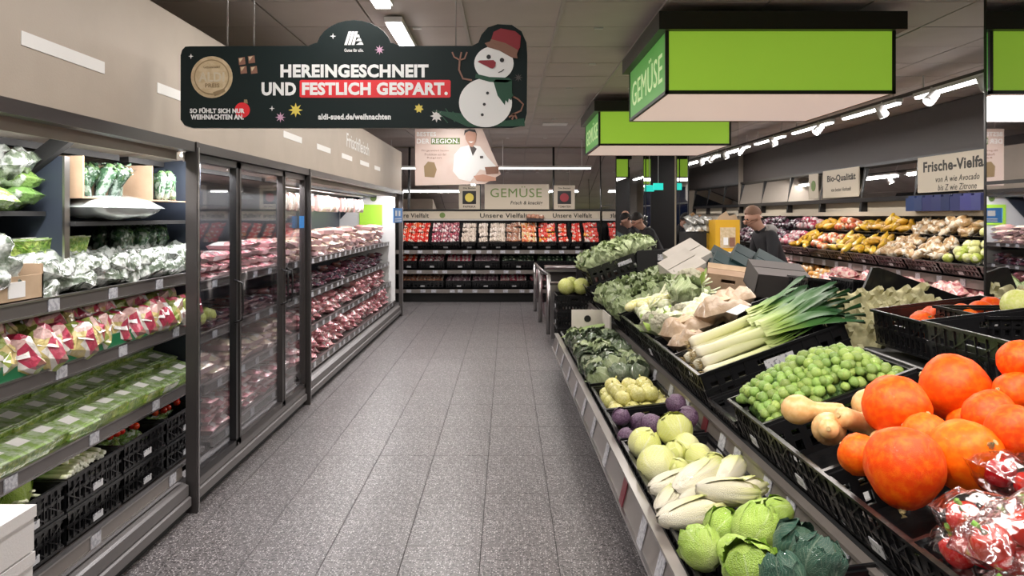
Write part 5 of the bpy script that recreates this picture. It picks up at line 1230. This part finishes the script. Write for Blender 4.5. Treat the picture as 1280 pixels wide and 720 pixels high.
# pulp trays
K['pulp'] = []
mb = MB(); nn = 4
def fpulp(u, v): return (-.22+.44*u, -.16+.32*v, .03+.025*math.cos(u*2*PI*nn/1)*math.cos(v*2*PI*3))
mb.grid(fpulp, 24, 18); mb.uv = {}
for i in range(4):
    for j in range(3): mb.box(-.20+.13*i,-.14+.12*j,.04, -.175+.13*i,-.11+.12*j,.085)
pulp = (mb.mesh('pulp_tray',['eggtray']), [])
for k, (x_, y_, z_) in enumerate(((2.12,4.62,1.00),(2.16,4.42,.92),(2.42,4.60,1.02),(2.30,4.50,.96))):
    place(pulp, 'pulp_tray', (x_,y_,z_), (.75,-.12,.1*k), ['yellowish pulp fruit tray at the left of the pile','yellowish pulp fruit tray lowest in the pile','yellowish pulp fruit tray at the right of the pile','yellowish pulp fruit tray lying on top of the pile'][k], 'tray', None, 1.0, True)
# second row crates
m13 = crate(2.06, 3.95, .90, D=.60, W=.52, H2=.19, tilt=.12, label='black crate of small orange squashes behind the sprouts', isl=True, lab='s')
for k, (x_, y_, z_) in enumerate(((.10,-.05,.14),(.21,-.02,.15),(.30,-.08,.14),(.42,-.02,.15),(.52,.05,.15),(.18,-.16,.12),(.40,.12,.12),(.26,.14,.12))):
    put(K['pumpkin'], 'small_squash', m13, x_, y_, z_, (1+k,.5*k,0), ['leftmost small orange squash in the rear crate','round bright small orange squash in the rear crate','flat small orange squash in front of the others','pale orange small squash right of the middle','rightmost small orange squash in the rear crate','small orange squash nearest the sprouts','rear small squash at the right','rear small squash at the left'][k], 'squash', None, .068, True)
m14 = crate(1.93, 3.10, .93, D=.62, W=.72, H2=.20, tilt=.12, label='nearly empty black crate behind the large pumpkins', isl=True, lab='s')
m15 = crate(1.93, 2.45, .93, D=.62, W=.50, H2=.20, tilt=.12, label='black crate behind the wrapped peppers at the right edge', isl=True, lab='')
for l in range(2):
    crate(2.62, 4.7, .98+.17*l-.30, D=.55, W=.6, H2=.17, tilt=.0, label=f'{["lower","upper"][l]} black crate in front of the mirrored pillar', isl=True, lab='s')
for l in range(3):
    m16 = crate(2.18, 3.70-.03*l, .86+.09*l, D=.5, W=.42, H2=.09 if l < 2 else .11, tilt=.0, label=f'{["lowest","middle","top"][l]} flat black crate of the stack beside the near pillar', isl=True, lab='')
for k in range(3):
    put(K['melon'], 'pale_squash', m16, .24+.11*k, -.05+.03*k, .14, (.5*k,.3,0), ['left pale green squash on the stack at the right edge','middle pale green squash on the stack at the right edge','right pale green squash on the stack at the right edge'][k], 'squash', None, .075, True)
# frame under the second row
part('rear_support', MB().box(2.0,1.6,.3, 2.75,5.7,.86), 'blackm', isl)
part('rear_support', MB().box(2.0,5.7,.3, 2.3,8.2,.86), 'blackm', isl)

# turn the island to the slight angle it has to the aisle
RI = Matrix.Translation((.6,2.6,0)) @ Matrix.Rotation(.0146,4,'Z') @ Matrix.Translation((-.6,-2.6,0))
for o in ISL: o.matrix_basis = RI @ o.matrix_basis
# ------------------------------------------------------------------ display boxes, barrier, people
yb_ = thing('carton_display', 'tall yellow carton display with white price cards beside the bald shopper', 'display', (2.95,10.3,0))
part('pallet_base', MB().box(2.62,10.1,0, 3.12,10.5,.95), 'blackm', yb_)
part('body', MB().box(2.74,10.1,.95, 3.06,10.45,1.55), 'yellow', yb_)
part('flap', MB().prism([(2.76,1.55),(3.04,1.55),(3.0,1.62),(2.92,1.60),(2.88,1.66),(2.80,1.61)], 10.1, 10.12), 'carton', yb_)
part('window', MB().box(2.80,10.09,1.18, 3.0,10.099,1.45), 'bgold', yb_)
part('price_card', MB().box(2.84,10.08,1.22, 2.90,10.088,1.32), 'bwhite', yb_); part('price_card', MB().box(2.92,10.08,1.20, 2.99,10.088,1.32), 'bbrown', yb_)
part('white_tray', MB().box(2.72,10.0,1.0, 3.04,10.09,1.13), 'white', yb_)
fb = thing('foil_stand', 'black stand of silver foil bags left of the yellow display', 'display', (2.55,10.6,0))
part('stand', MB().box(2.42,10.4,0, 2.70,10.8,1.38), 'blackm', fb)
for k in range(6):
    place(kit(pillow(.15,.2,.09,k,7,.6),['foil']), 'foil_bag', (2.49+.10*(k%3), 10.5, 1.40+.10*(k//3)), (.5,0,.3*k), 'silver foil bag on the black stand by the pillar', 'bag', 'foil bags on the stand')

br = thing('barrier', 'stainless steel barrier with tinted panels at the far end of the aisle', 'barrier', (.45,11.6,0))
for x, y in ((.47,12.9),(.56,10.4),(.50,11.6)):
    part('post', MB().tube([(x,y,0),(x,y,.80)], .032, 14), 'steel', br)
    part('base_plate', MB().lathe([(.055,0),(.055,.012)],16), 'steel', br).location = Vector((x,y,0))-br.location
part('top_rail', MB().tube([(.56,10.4,.80),(.50,11.6,.80),(.47,12.9,.80)], .022, 10), 'steel', br)
part('tinted_panel', MB().box(.50,10.5,.25, .507,11.5,.74), 'glassr', br); part('tinted_panel', MB().box(.478,11.7,.25, .485,12.8,.74), 'glassr', br)
tb = thing('steel_table', 'low steel counter with curved edge behind the barrier', 'counter', (1.0,12.0,0))
part('top', MB().box(.6,11.8,.74, 1.75,12.5,.80), 'steel', tb); part('edge_tube', MB().tube([(.6,11.8,.80),(1.75,11.8,.82)], .02, 8), 'steel', tb)
part('body', MB().box(.66,11.9,0, 1.7,12.4,.74), 'dsteel', tb)
sbx = thing('metal_bin', 'small bright metal bin standing by the end of the island', 'bin', (.65,10.1,0))
part('body', MB().box(.57,10.0,0, .73,10.2,.70), 'steel', sbx); part('lid', MB().box(.56,9.99,.70,.74,10.21,.73), 'dsteel', sbx)

def person(lab, loc, rz, lean, hair, bald=False, hood=False):
    """skeleton facing +x, grown into one body"""
    J = []; E = []; R = []
    def j(p, r, par=None):
        J.append(p); R.append(r)
        if par is not None: E.append((par, len(J)-1))
        return len(J)-1
    ca, sa = math.cos(lean), math.sin(lean)
    def up(x, y, z):                                    # bend the upper body forward about the hip
        dx, dz = x, z-.95; return (dx*ca+dz*sa, y, .95-dx*sa+dz*ca)
    hip = j(up(0,0,.95), .145)
    wa = j(up(.01,0,1.10), .135, hip); ch_ = j(up(.02,0,1.30), .165, wa); nb = j(up(.01,0,1.46), .075, ch_)
    nk = j(up(.03,0,1.53), .058, nb)
    hd = Vector(up(.03,0,1.53)); t2 = lean*.6+.12
    def hp(x, y, z): v = Vector((x*math.cos(t2)+z*math.sin(t2), y, -x*math.sin(t2)+z*math.cos(t2))); return tuple(hd+v)
    h1 = j(hp(.02,0,.06), .075, nk); h2 = j(hp(.025,0,.13), .095, h1); h3 = j(hp(.015,0,.19), .083, h2)
    j(hp(.105,0,.075), .016, h1)                        # nose and chin
    for s in (-1, 1):
        j(hp(.0,s*.098,.10), .014, h2)                  # ears
        sh = j(up(.0,s*.19,1.40), .075, ch_); el = j(up(.14,s*.25,1.16), .052, sh)
        wr_ = j(up(.38,s*.20,1.10), .034, el); pm = j(up(.45,s*.19,1.09), .036, wr_)
        for k in range(4):
            a0 = j(up(.50,s*(.16+.022*k),1.085), .0105, pm); a1 = j(up(.535-.006*abs(k-1.5),s*(.158+.023*k),1.07), .0095, a0); j(up(.555-.008*abs(k-1.5),s*(.157+.024*k),1.045), .0085, a1)
        a0 = j(up(.455,s*.145,1.08), .012, pm); j(up(.49,s*.125,1.07), .010, a0)
        th = j((0,s*.10,.86), .10, hip); kn = j((.03,s*.11,.48), .066, th); an = j((0,s*.11,.10), .045, kn); j((.05,s*.11,.045), .042, an); j((.16,s*.12,.035), .032, len(J)-1)
    me = bpy.data.meshes.new('body'); me.from_pydata(J, E, []); ob = bpy.data.objects.new('body', me); C.objects.link(ob)
    sk = ob.modifiers.new('skin', 'SKIN'); sk.use_smooth_shade = True
    for i, r in enumerate(R): me.skin_vertices[0].data[i].radius = (r, r)
    me.skin_vertices[0].data[0].use_root = True
    ob.modifiers.new('sub', 'SUBSURF').levels = 2
    dg = bpy.context.evaluated_depsgraph_get(); bm_ = bpy.data.meshes.new_from_object(ob.evaluated_get(dg)); bpy.data.objects.remove(ob)
    for m_ in ('jacket','skin','trousers','shoe'): bm_.materials.append(M[m_])
    hv = Vector(up(.01,0,1.50)); wv = [Vector(up(.40,s*.2,1.10)) for s in (-1,1)]; axis = Vector((sa,0,ca))
    for p in bm_.polygons:
        c = p.center; mi = 0
        if (c-hv).dot(axis) > 0 and abs(c.y) < .14: mi = 1
        elif min((c-q).length for q in wv) < .19 and c.x > wv[0].x: mi = 1
        elif c.z < .075: mi = 3
        elif c.z < .86: mi = 2
        p.material_index = mi; p.use_smooth = True
    r = thing('person', lab, 'person', loc, rz)
    obj('body', bm_, r)
    hm = MB()
    def hair_fn(u, v):
        t = PI*(.02+(.56 if bald else .66)*v); a_ = 2*PI*u; front = max(math.cos(a_),0)
        t *= 1-.38*front
        rr = .086 if bald else .094
        return hp(.004+rr*1.08*math.sin(t)*math.cos(a_), rr*.95*math.sin(t)*math.sin(a_), .142+(rr+.016)*math.cos(t)+(0 if bald else .006*noise.noise(Vector((a_*3,t*4,1)))))
    hm.grid(hair_fn, 24, 10); hm.uv = {}
    obj('hair', hm.mesh('hair', [hair]), r)
    for s in (-1, 1):
        obj('eye', MB().blob(hp(.098,s*.034,.118), (.012,.013,.010), 8, 6).mesh('eye', ['eye']), r)
        obj('ear', MB().blob(hp(.0,s*.100,.10), (.022,.012,.032), 8, 6).mesh('ear', ['skin']), r)
    obj('nose', MB().blob(hp(.118,0,.088), (.020,.014,.022), 8, 6).mesh('nose', ['skin']), r)
    obj('mouth', MB().blob(hp(.100,0,.045), (.008,.024,.005), 8, 6).mesh('mouth', ['bdred']), r)
    if hood:
        pts = [up(-.06+.10*math.cos(q)*0+.0, .15*math.cos(q), 1.46+.03*math.sin(q)) for q in [PI*i/8 for i in range(9)]]
        pts = [up(-.10*math.sin(q)+.02, .14*math.cos(q), 1.47-.03*math.sin(q)) for q in [PI*i/8 for i in range(9)]]
        obj('hood', MB().tube(pts, [.03,.045,.055,.06,.062,.06,.055,.045,.03], 10).mesh('hood', ['hood']), r)
    return r
person('man with cropped hair, dark jacket and grey hood, bending over the crates', (2.98,8.35,.02), PI+.10, .42, 'hairbr', True, True)
person('dark-haired person in a black jacket leaning over the far produce', (2.45,12.3,.0), PI+.25, .55, 'hairdk')

# ------------------------------------------------------------------ lamps
def tube_lamp(lab, c, length, axis='y', z=2.86, grp=None, power=None, light=True, w=.05):
    t = thing('tube_lamp', lab, 'lamp', (c[0],c[1],z), group=grp); L2 = length/2
    if axis == 'y':
        part('housing', MB().box(c[0]-w,c[1]-L2,z+.02, c[0]+w,c[1]+L2,z+.055), 'white', t); part('tube', MB().box(c[0]-w*.75,c[1]-L2+.02,z, c[0]+w*.75,c[1]+L2-.02,z+.02), 'tube', t)
        for s in (-.8,.8): part('hanger', MB().box(c[0]-.006,c[1]+s*L2-.006,z+.055, c[0]+.006,c[1]+s*L2+.006,H), 'white', t)
        if light: area('tube_light', (c[0],c[1],z-.01), w*1.5, length, (power or TUBE_W)*length)
    else:
        part('housing', MB().box(c[0]-L2,c[1]-w,z+.02, c[0]+L2,c[1]+w,z+.055), 'white', t); part('tube', MB().box(c[0]-L2+.02,c[1]-w*.75,z, c[0]+L2-.02,c[1]+w*.75,z+.02), 'tube', t)
        for s in (-.8,.8): part('hanger', MB().box(c[0]+s*L2-.006,c[1]-.006,z+.055, c[0]+s*L2+.006,c[1]+.006,H), 'white', t)
        if light: area('tube_light', (c[0],c[1],z-.01), length, w*1.5, (power or TUBE_W)*length)
    return t
for k, y in enumerate((-1.9,-.1,1.7,3.95,5.95,7.75,9.4,12.3)):
    tube_lamp(['','','','nearest white tube lamp over the aisle, cut by the top of the picture','white tube lamp over the aisle just behind the green-black banner','','',''][k] or 'white tube lamp in the line over the aisle', (-.765,y), 1.62, grp=None if k in (3,4) else 'tube lamps in the line over the aisle', z=2.88, w=.06)
for k, (xa, xb) in enumerate(((-2.0,-1.75),(-.1,1.45))):
    pass
tube_lamp('long tube lamp hanging over the middle of the back wall shelf', (.62,13.6), 1.75, 'x', 2.43, w=.03)
tube_lamp('tube lamp hanging over the left end of the back wall shelf', (-1.45,13.6), 1.5, 'x', 2.43, w=.03)
for k, y in enumerate([2.0+1.62*i for i in range(10)]):
    tube_lamp('tube lamp of the long track over the right wall shelf', (4.0,y), 1.3, grp='tube lamps of the track over the right wall shelf', z=2.74, w=.035, power=SHELF_W*1.6)
tk = thing('light_track', 'dark ceiling track carrying lamps over the right wall shelf', 'track', (4.0,9,2.8))
part('profile', MB().box(3.985,1.0,2.795, 4.015,16.8,2.83), 'dsteel', tk)
def spot_lamp(x, y, z, tgt, lab, grp, power):
    t = thing('spot_lamp', lab, 'spotlight', (x,y,z), group=grp)
    d = (Vector(tgt)-Vector((x,y,z-.10))).normalized(); m_ = d.to_track_quat('-Z','Y').to_matrix().to_4x4(); m_.translation = Vector((x,y,z-.10))
    b = MB(); b.lathe([(.035,.07),(.045,.06),(.055,-.05),(.05,-.06)],14); b.v = [tuple(m_ @ Vector(v)) for v in b.v]
    f = MB(); f.lathe([(.046,-.061),(.04,-.064)],14); f.v = [tuple(m_ @ Vector(v)) for v in f.v]
    part('arm', MB().tube([(x,y,z),(x,y,z-.09)], .008, 6), 'white', t); part('head', b, 'white', t); part('lens', f, 'spotface', t)
    if power: spot('spot_light', Vector((x,y,z-.10))+d*.09, tgt, power)
for k, y in enumerate((4.6,6.35,7.15,8.1,9.75,11.4,13.0,14.6)):
    spot_lamp(3.95, y, 2.80, (4.8,y,1.1) if k%2 else (2.2,y-.5,.9), 'small white spotlight on the track over the right wall shelf', 'spotlights on the right track', SPOT_W if k%2 else SPOT_W*1.3)
for k, (x, y) in enumerate(((.2,1.3),(.35,1.9),(.5,2.5))):  # spots added out of view to brighten the front of the island
    spot_lamp(x, y, 2.93, (1.15,y+.9,.6), 'added unseen spotlight near the camera, brightening the produce island', 'added spotlights brightening the near island', SPOT_W*1.5)
dl = thing('square_downlight', 'square ceiling downlight with a round lamp near the second green box', 'lamp', (.70,11.3,H))
part('frame', MB().box(.52,11.1,H-.012, .88,11.4,H-.001), 'white', dl); part('lamp', MB().lathe([(.06,-.05),(.07,-.012)],16), 'spotface', dl).location = Vector((.70,11.25,H))-dl.location
ex = thing('exit_sign', 'small turquoise exit sign hanging near the wide pillar', 'sign', (2.45,12.4,2.05))
part('panel', MB().box(2.36,12.4,2.02, 2.52,12.42,2.13), 'tealsign', ex); part('rod', MB().tube([(2.44,12.41,2.13),(2.44,12.41,H)],.005,6), 'white', ex)

# ------------------------------------------------------------------ green light boxes
def lbox(lab, x0, x1, y0, y1, z0, z1, words):
    t = thing('light_box', lab, 'light box', ((x0+x1)/2,(y0+y1)/2,z0)); zt = z1-.115; e = .022
    part('top_frame', MB().box(x0-.05,y0-.05,zt, x1+.05,y1+.05,z1), 'black', t)
    fr = MB()
    for x in (x0,x1-e):
        for y in (y0,y1-e): fr.box(x,y,z0, x+e,y+e,zt)
    for y in (y0,y1-e): fr.box(x0,y,z0, x1,y+e,z0+e)
    for x in (x0,x1-e): fr.box(x,y0,z0, x+e,y1,z0+e)
    part('frame', fr, 'black', t)
    part('front_panel', MB().box(x0+e,y0+.006,z0+e, x1-e,y0+.016,zt), 'green', t)
    part('rear_panel', MB().box(x0+e,y1-.016,z0+e, x1-e,y1-.006,zt), 'green', t)
    sp_ = part('side_panel', MB().box(x0+.006,y0+e,z0+e, x0+.016,y1-e,zt), 'greens', t)
    part('side_panel', MB().box(x1-.016,y0+e,z0+e, x1-.006,y1-e,zt), 'greens', t)
    part('diffuser', MB().box(x0+e,y0+e,z0+.004, x1-e,y1-e,z0+.012), 'boxunder', t)
    area('box_light', ((x0+x1)/2,(y0+y1)/2,z0-.004), x1-x0-.1, y1-y0-.1, BOX_W, col=(1,.93,.88))
    hh = zt-z0-e
    text(sp_, 'GEMÜSE', x0+.005, y1-.13, z0+.10, (y1-y0)-.26, hh*.62, 'gletter', '-x', 0)
    for x in (x0+.3,x1-.3): part('hanger', MB().tube([(x,(y0+y1)/2,z1),(x,(y0+y1)/2,H)], .006, 6), 'steel', t)
lbox('nearer and larger-looking lime green light box reading GEMÜSE on its side', 1.01, 2.48, 4.9, 6.36, 2.38, 2.895, 1)
lbox('added unseen lime green light box above the camera, brightening the pumpkins', 1.01, 2.48, 1.25, 2.70, 2.38, 2.895, 1)  # third box added out of view, for more light on the pumpkins
lbox('farther lime green light box reading GEMÜSE on its side', 1.01, 2.48, 8.5, 9.96, 2.38, 2.87, 1)

# ------------------------------------------------------------------ poster in the aisle
PY = 10.56
def pp(px, py): return ((px-634)/960*PY, 1.6+(270-py)/960*PY)
ps = thing('hanging_poster', 'pink poster reading BESTES DER REGION with a cook in white, over the aisle', 'poster', (pp(570,232)[0],PY,pp(570,232)[1]))
def pol(parent, name, pts, f, y, d, mt): return part(name, MB().prism([f(*p) for p in pts], y-d, y), mt, parent)
pol(ps, 'board', [(519,161),(603,161),(622,206),(626,218),(606,230),(519,232)], pp, PY, .008, 'postpink')
pol(ps, 'coat', [(568,193),(576,184),(588,181),(600,183),(609,196),(620,208),(612,214),(600,212),(588,227),(574,224),(566,214)], pp, PY-.009, .003, 'bwhite')
pol(ps, 'shirt_collar', [(587,183),(592,183),(596,186),(591,195)], pp, PY-.013, .002, 'gcarton')
pol(ps, 'face', [(581,164),(586,161.5),(594,162),(596,168),(595,177),(591,184),(587,183),(582,174)], pp, PY-.014, .002, 'skin_p')
pol(ps, 'hair', [(580,170),(581,163),(587,161.2),(594,162),(597,171),(594.5,165.5),(586,164),(582,166)], pp, PY-.017, .002, 'hair_p')
pol(ps, 'smile', [(585.5,177),(592.5,177),(589,179)], pp, PY-.017, .001, 'bwhite')
pol(ps, 'hands', [(592,220),(604,218),(620,222),(620,226),(606,227),(596,226)], pp, PY-.014, .002, 'skin_p')
pol(ps, 'meat_print', [(606,209),(624,208),(623,217),(608,218)], pp, PY-.017, .002, 'bbrown')
pol(ps, 'name_badge', [(600,195),(604,195),(604,198),(600,198)], pp, PY-.014, .002, 'gcarton')
pol(ps, 'word_block', [(539,172.5),(575,172.5),(575,180.5),(539,180.5)], pp, PY-.009, .002, 'bgreen')
pol(ps, 'picture_print', [(530,208),(535,202),(543,203),(546,212),(543,222),(531,221)], pp, PY-.009, .002, 'bgold2')
def ptext(parent, s_, f, px, py, px2, py2, y, mt, off=.02, shear=0):
    a_ = f(px, py2); b_ = f(px2, py); text(parent, s_, a_[0], y, a_[1], b_[0]-a_[0], b_[1]-a_[1], mt, off=off, shear=shear)
ptext(ps, 'BESTES', pp, 521,165,545,170.5, PY-.009, 'bwhite'); ptext(ps, 'DER', pp, 521,173.5,537,179.5, PY-.009, 'bwhite'); ptext(ps, 'REGION.', pp, 540,173.6,574,179.4, PY-.012, 'bwhite')
for i, (s_, a_, b_) in enumerate((('Mit garantiert besten',527,561),('Produkten aus der',531,558),('Region',534,552))): ptext(ps, s_, pp, a_,187+4.5*i,b_,190+4.5*i, PY-.009, 'bbrown', 0)
for px in (530,596): part('wire', MB().tube([(pp(px,161)[0],PY-.004,pp(px,161)[1]),(pp(px,161)[0],PY-.004,H)], .003, 5), 'steel', ps)

# ------------------------------------------------------------------ the banner
BY = 3.72
def bp_(px, py): return ((px-634)/960*BY, 1.6+(270-py)/960*BY)
bn = thing('hanging_banner', 'large green-black Christmas banner with a snowman hanging over the aisle', 'banner', (bp_(443,160)[0],BY,bp_(443,160)[1]))
out = [(227,70),(229,63),(233,59),(240,58.5)]
out += [(386,58),(393,55)]+[(443-47*math.cos(t),62-36*math.sin(t)) for t in [PI*i/14 for i in range(1,14)]]+[(493,55),(500,58),(590,58),(598,54),(602,44),(610,35),(622,31),(640,32),(652,40),(658,54),(659,70),(658.5,142),(656,152),(650,158),(640,160),(242,160),(232,157),(227,150)]
pol(bn, 'board', out, bp_, BY, .012, 'banner')
pol(bn, 'edge_trim', [(x,y) for x,y in out], lambda x,y: bp_(443+(x-443)*1.003, 100+(y-100)*1.010), BY+.004, .003, 'stripe')
f = bp_; y1 = BY-.0125
def q(name, pts, mt, lay=1, d=.0012): return pol(bn, name, pts, f, BY-.012-.0014*(lay-1), d, mt)
ptext(bn, 'HEREINGESCHNEIT', f, 351.5,81,536,97.5, y1, 'bwhite', .045)
q('red_block', [(377,100.5),(562,100.5),(563.5,102),(563.5,121),(562,122.5),(377,122.5),(375.5,121),(375.5,102)], 'bred')
ptext(bn, 'UND', f, 328,103.5,371,120, y1, 'bwhite', .045); ptext(bn, 'FESTLICH GESPART.', f, 378.5,103.5,560,119.5, y1-.0012, 'bwhite', .045)
ptext(bn, 'SO FÜHLT SICH NUR', f, 239,135,307,142, y1-.003, 'bwhite', .04); ptext(bn, 'WEIHNACHTEN AN.', f, 240,143.5,306,150, y1-.003, 'bwhite', .04)
ptext(bn, 'aldi-sued.de/weihnachten', f, 398.5,142.5,489,150, y1, 'bwhite', .04)
ptext(bn, 'Gutes für alle.', f, 431,61.5,455,65.5, y1, 'bwhite', .02)
for i in range(3): q('logo_stripe', [(431+4.6*i,57),(436.5+4.0*i,40),(440.0+4.0*i,40),(434.5+4.6*i,57)], 'bwhite')
for i in range(3): q('logo_stripe', [(446.5+2.2*i-.3,44+4.6*i),(447.8+2.0*i+1.6,44+4.6*i),(450.5+2.2*i,47.5+4.6*i),(444.8+.4*i,47.5+4.6*i)], 'bwhite')
q('gold_coin', circ(266,97,26,32), 'bgold'); q('coin_ring', circ(266,97,22,32), 'bgold2', 2); q('coin_face', circ(266,97,20.5,32), 'bgold', 3)
ptext(bn, 'ALDI', f, 250,91,282,103, BY-.0165, 'cream', .03); ptext(bn, 'PREIS', f, 258,105,276,110, BY-.0165, 'bgold2', .02); ptext(bn, 'GARANTIERT', f, 256,83,277,86, BY-.0165, 'bgold2', 0)
q('coin_ribbon', [(268,116),(282,111),(283,115),(270,121)], 'bgold2', 4)
for i, (cx, cz) in enumerate(((303,77),(315,75),(305,88),(318,88))):
    q('parcel_print', [(cx-4,cz-4),(cx+4,cz-5),(cx+5,cz+4),(cx-3,cz+5)], 'bbrown'); q('parcel_glint', [(cx-3,cz-3),(cx+2,cz-4),(cx-2,cz+2)], 'bgold', 2)
q('bauble', circ(304,138,9.5,20), 'bred'); q('bauble_cap', [(306,129),(311,130),(310,125),(306.5,125)], 'bgold2', 2)
def star(cx, cz, r, n_, mt, inner=.3, nm='star_print'):
    q(nm, [(cx+(r if i%2 == 0 else r*inner)*math.sin(PI*i/n_), cz-(r if i%2 == 0 else r*inner)*math.cos(PI*i/n_)) for i in range(2*n_)], mt)
star(240,71,3.2,4,'bwhite'); star(341,136,3.5,4,'bwhite'); star(417,46,3.8,4,'bwhite')
star(370.5,138,9,8,'byel',.45,'snowflake_print'); star(351.5,147,6.5,8,'bpink',.4,'snowflake_print'); star(475,63,6,8,'bpink',.4,'snowflake_print')
star(524,136,6,7,'byel',.6,'snowflake_print'); star(546,145.5,8,8,'stripe',.5,'snowflake_print'); star(648,97.5,5.5,8,'gcarton',.35,'snowflake_print')
# snowman print
q('fir_twig', [(540,138),(575,142),(600,156),(655,148),(656,158),(585,159)], 'bscarf', 1)
for i in range(9): q('fir_needle', thick([(560+9*i,154-(i%3)),(548+9*i,140-(i%2)*4)], 1.2), 'bscarf', 2)
q('snowman_body', circ(607,129,33,40,rz=30.5), 'bwhite', 3); q('snowman_head', circ(617.5,80,24.5,36,rz=21.5), 'bwhite', 3)
q('scarf', [(595,93),(612,97),(636,98),(640,101),(633,104),(612,103),(594,98)], 'bscarf', 4); q('scarf_end', [(620,100),(640,101),(640,117),(643,122),(640,121),(639,126),(636,124),(635,129),(632,126),(631,132),(622,120),(617,103)], 'bscarf', 4)
q('hat_brim', [(606,55),(612,53),(632,58),(646,68),(647,74),(640,73),(624,64),(610,60)], 'bbrown', 5); q('hat', [(613,54),(617,41),(626,36.5),(644,40),(651,46),(650,60),(645,69),(632,60)], 'bdred', 4)
q('hat_band', [(612,54),(614,50),(632,55),(648,64),(646,69),(632,60)], 'bbrown', 6)
for cx, cz, r in ((611,72,2.8),(627.5,76,2.8),(609.5,117,1.9),(605.5,131,1.9),(603,144,1.9)): q('coal_spot', circ(cx,cz,r,12), 'black', 4)
q('carrot_nose', [(597,78),(600,76.5),(617,76),(620,79),(619,84),(616,86.5),(613,86)], 'bdred', 5)
q('smile', thick([(623,91.5),(627,90),(630,87.5)], 1.2), 'black', 4)
q('stick_arm', thick([(590,101),(579,99),(574,88),(575,76)], 2.2), 'bbrown', 4)
for a_ in (((575,76),(568,72),(565.5,66)),((575,76),(577,66)),((575,76),(581,74),(584,66))): q('stick_finger', thick(a_, 1.8), 'bbrown', 4)
q('stick_arm', thick([(641,121),(648,125),(654,131),(651,139),(640,144)], 2.0), 'bbrown', 4)
for a_ in (((643,143),(636,147)),((643,143),(640,150)),((643,143),(646,149))): q('stick_finger', thick(a_, 2), 'bbrown', 4)
for px in (285,318,570): part('wire', MB().tube([(f(px,58)[0],BY-.006,f(px,58)[1]),(f(px,58)[0],BY-.006,H)], .0035, 6), 'steel', bn)
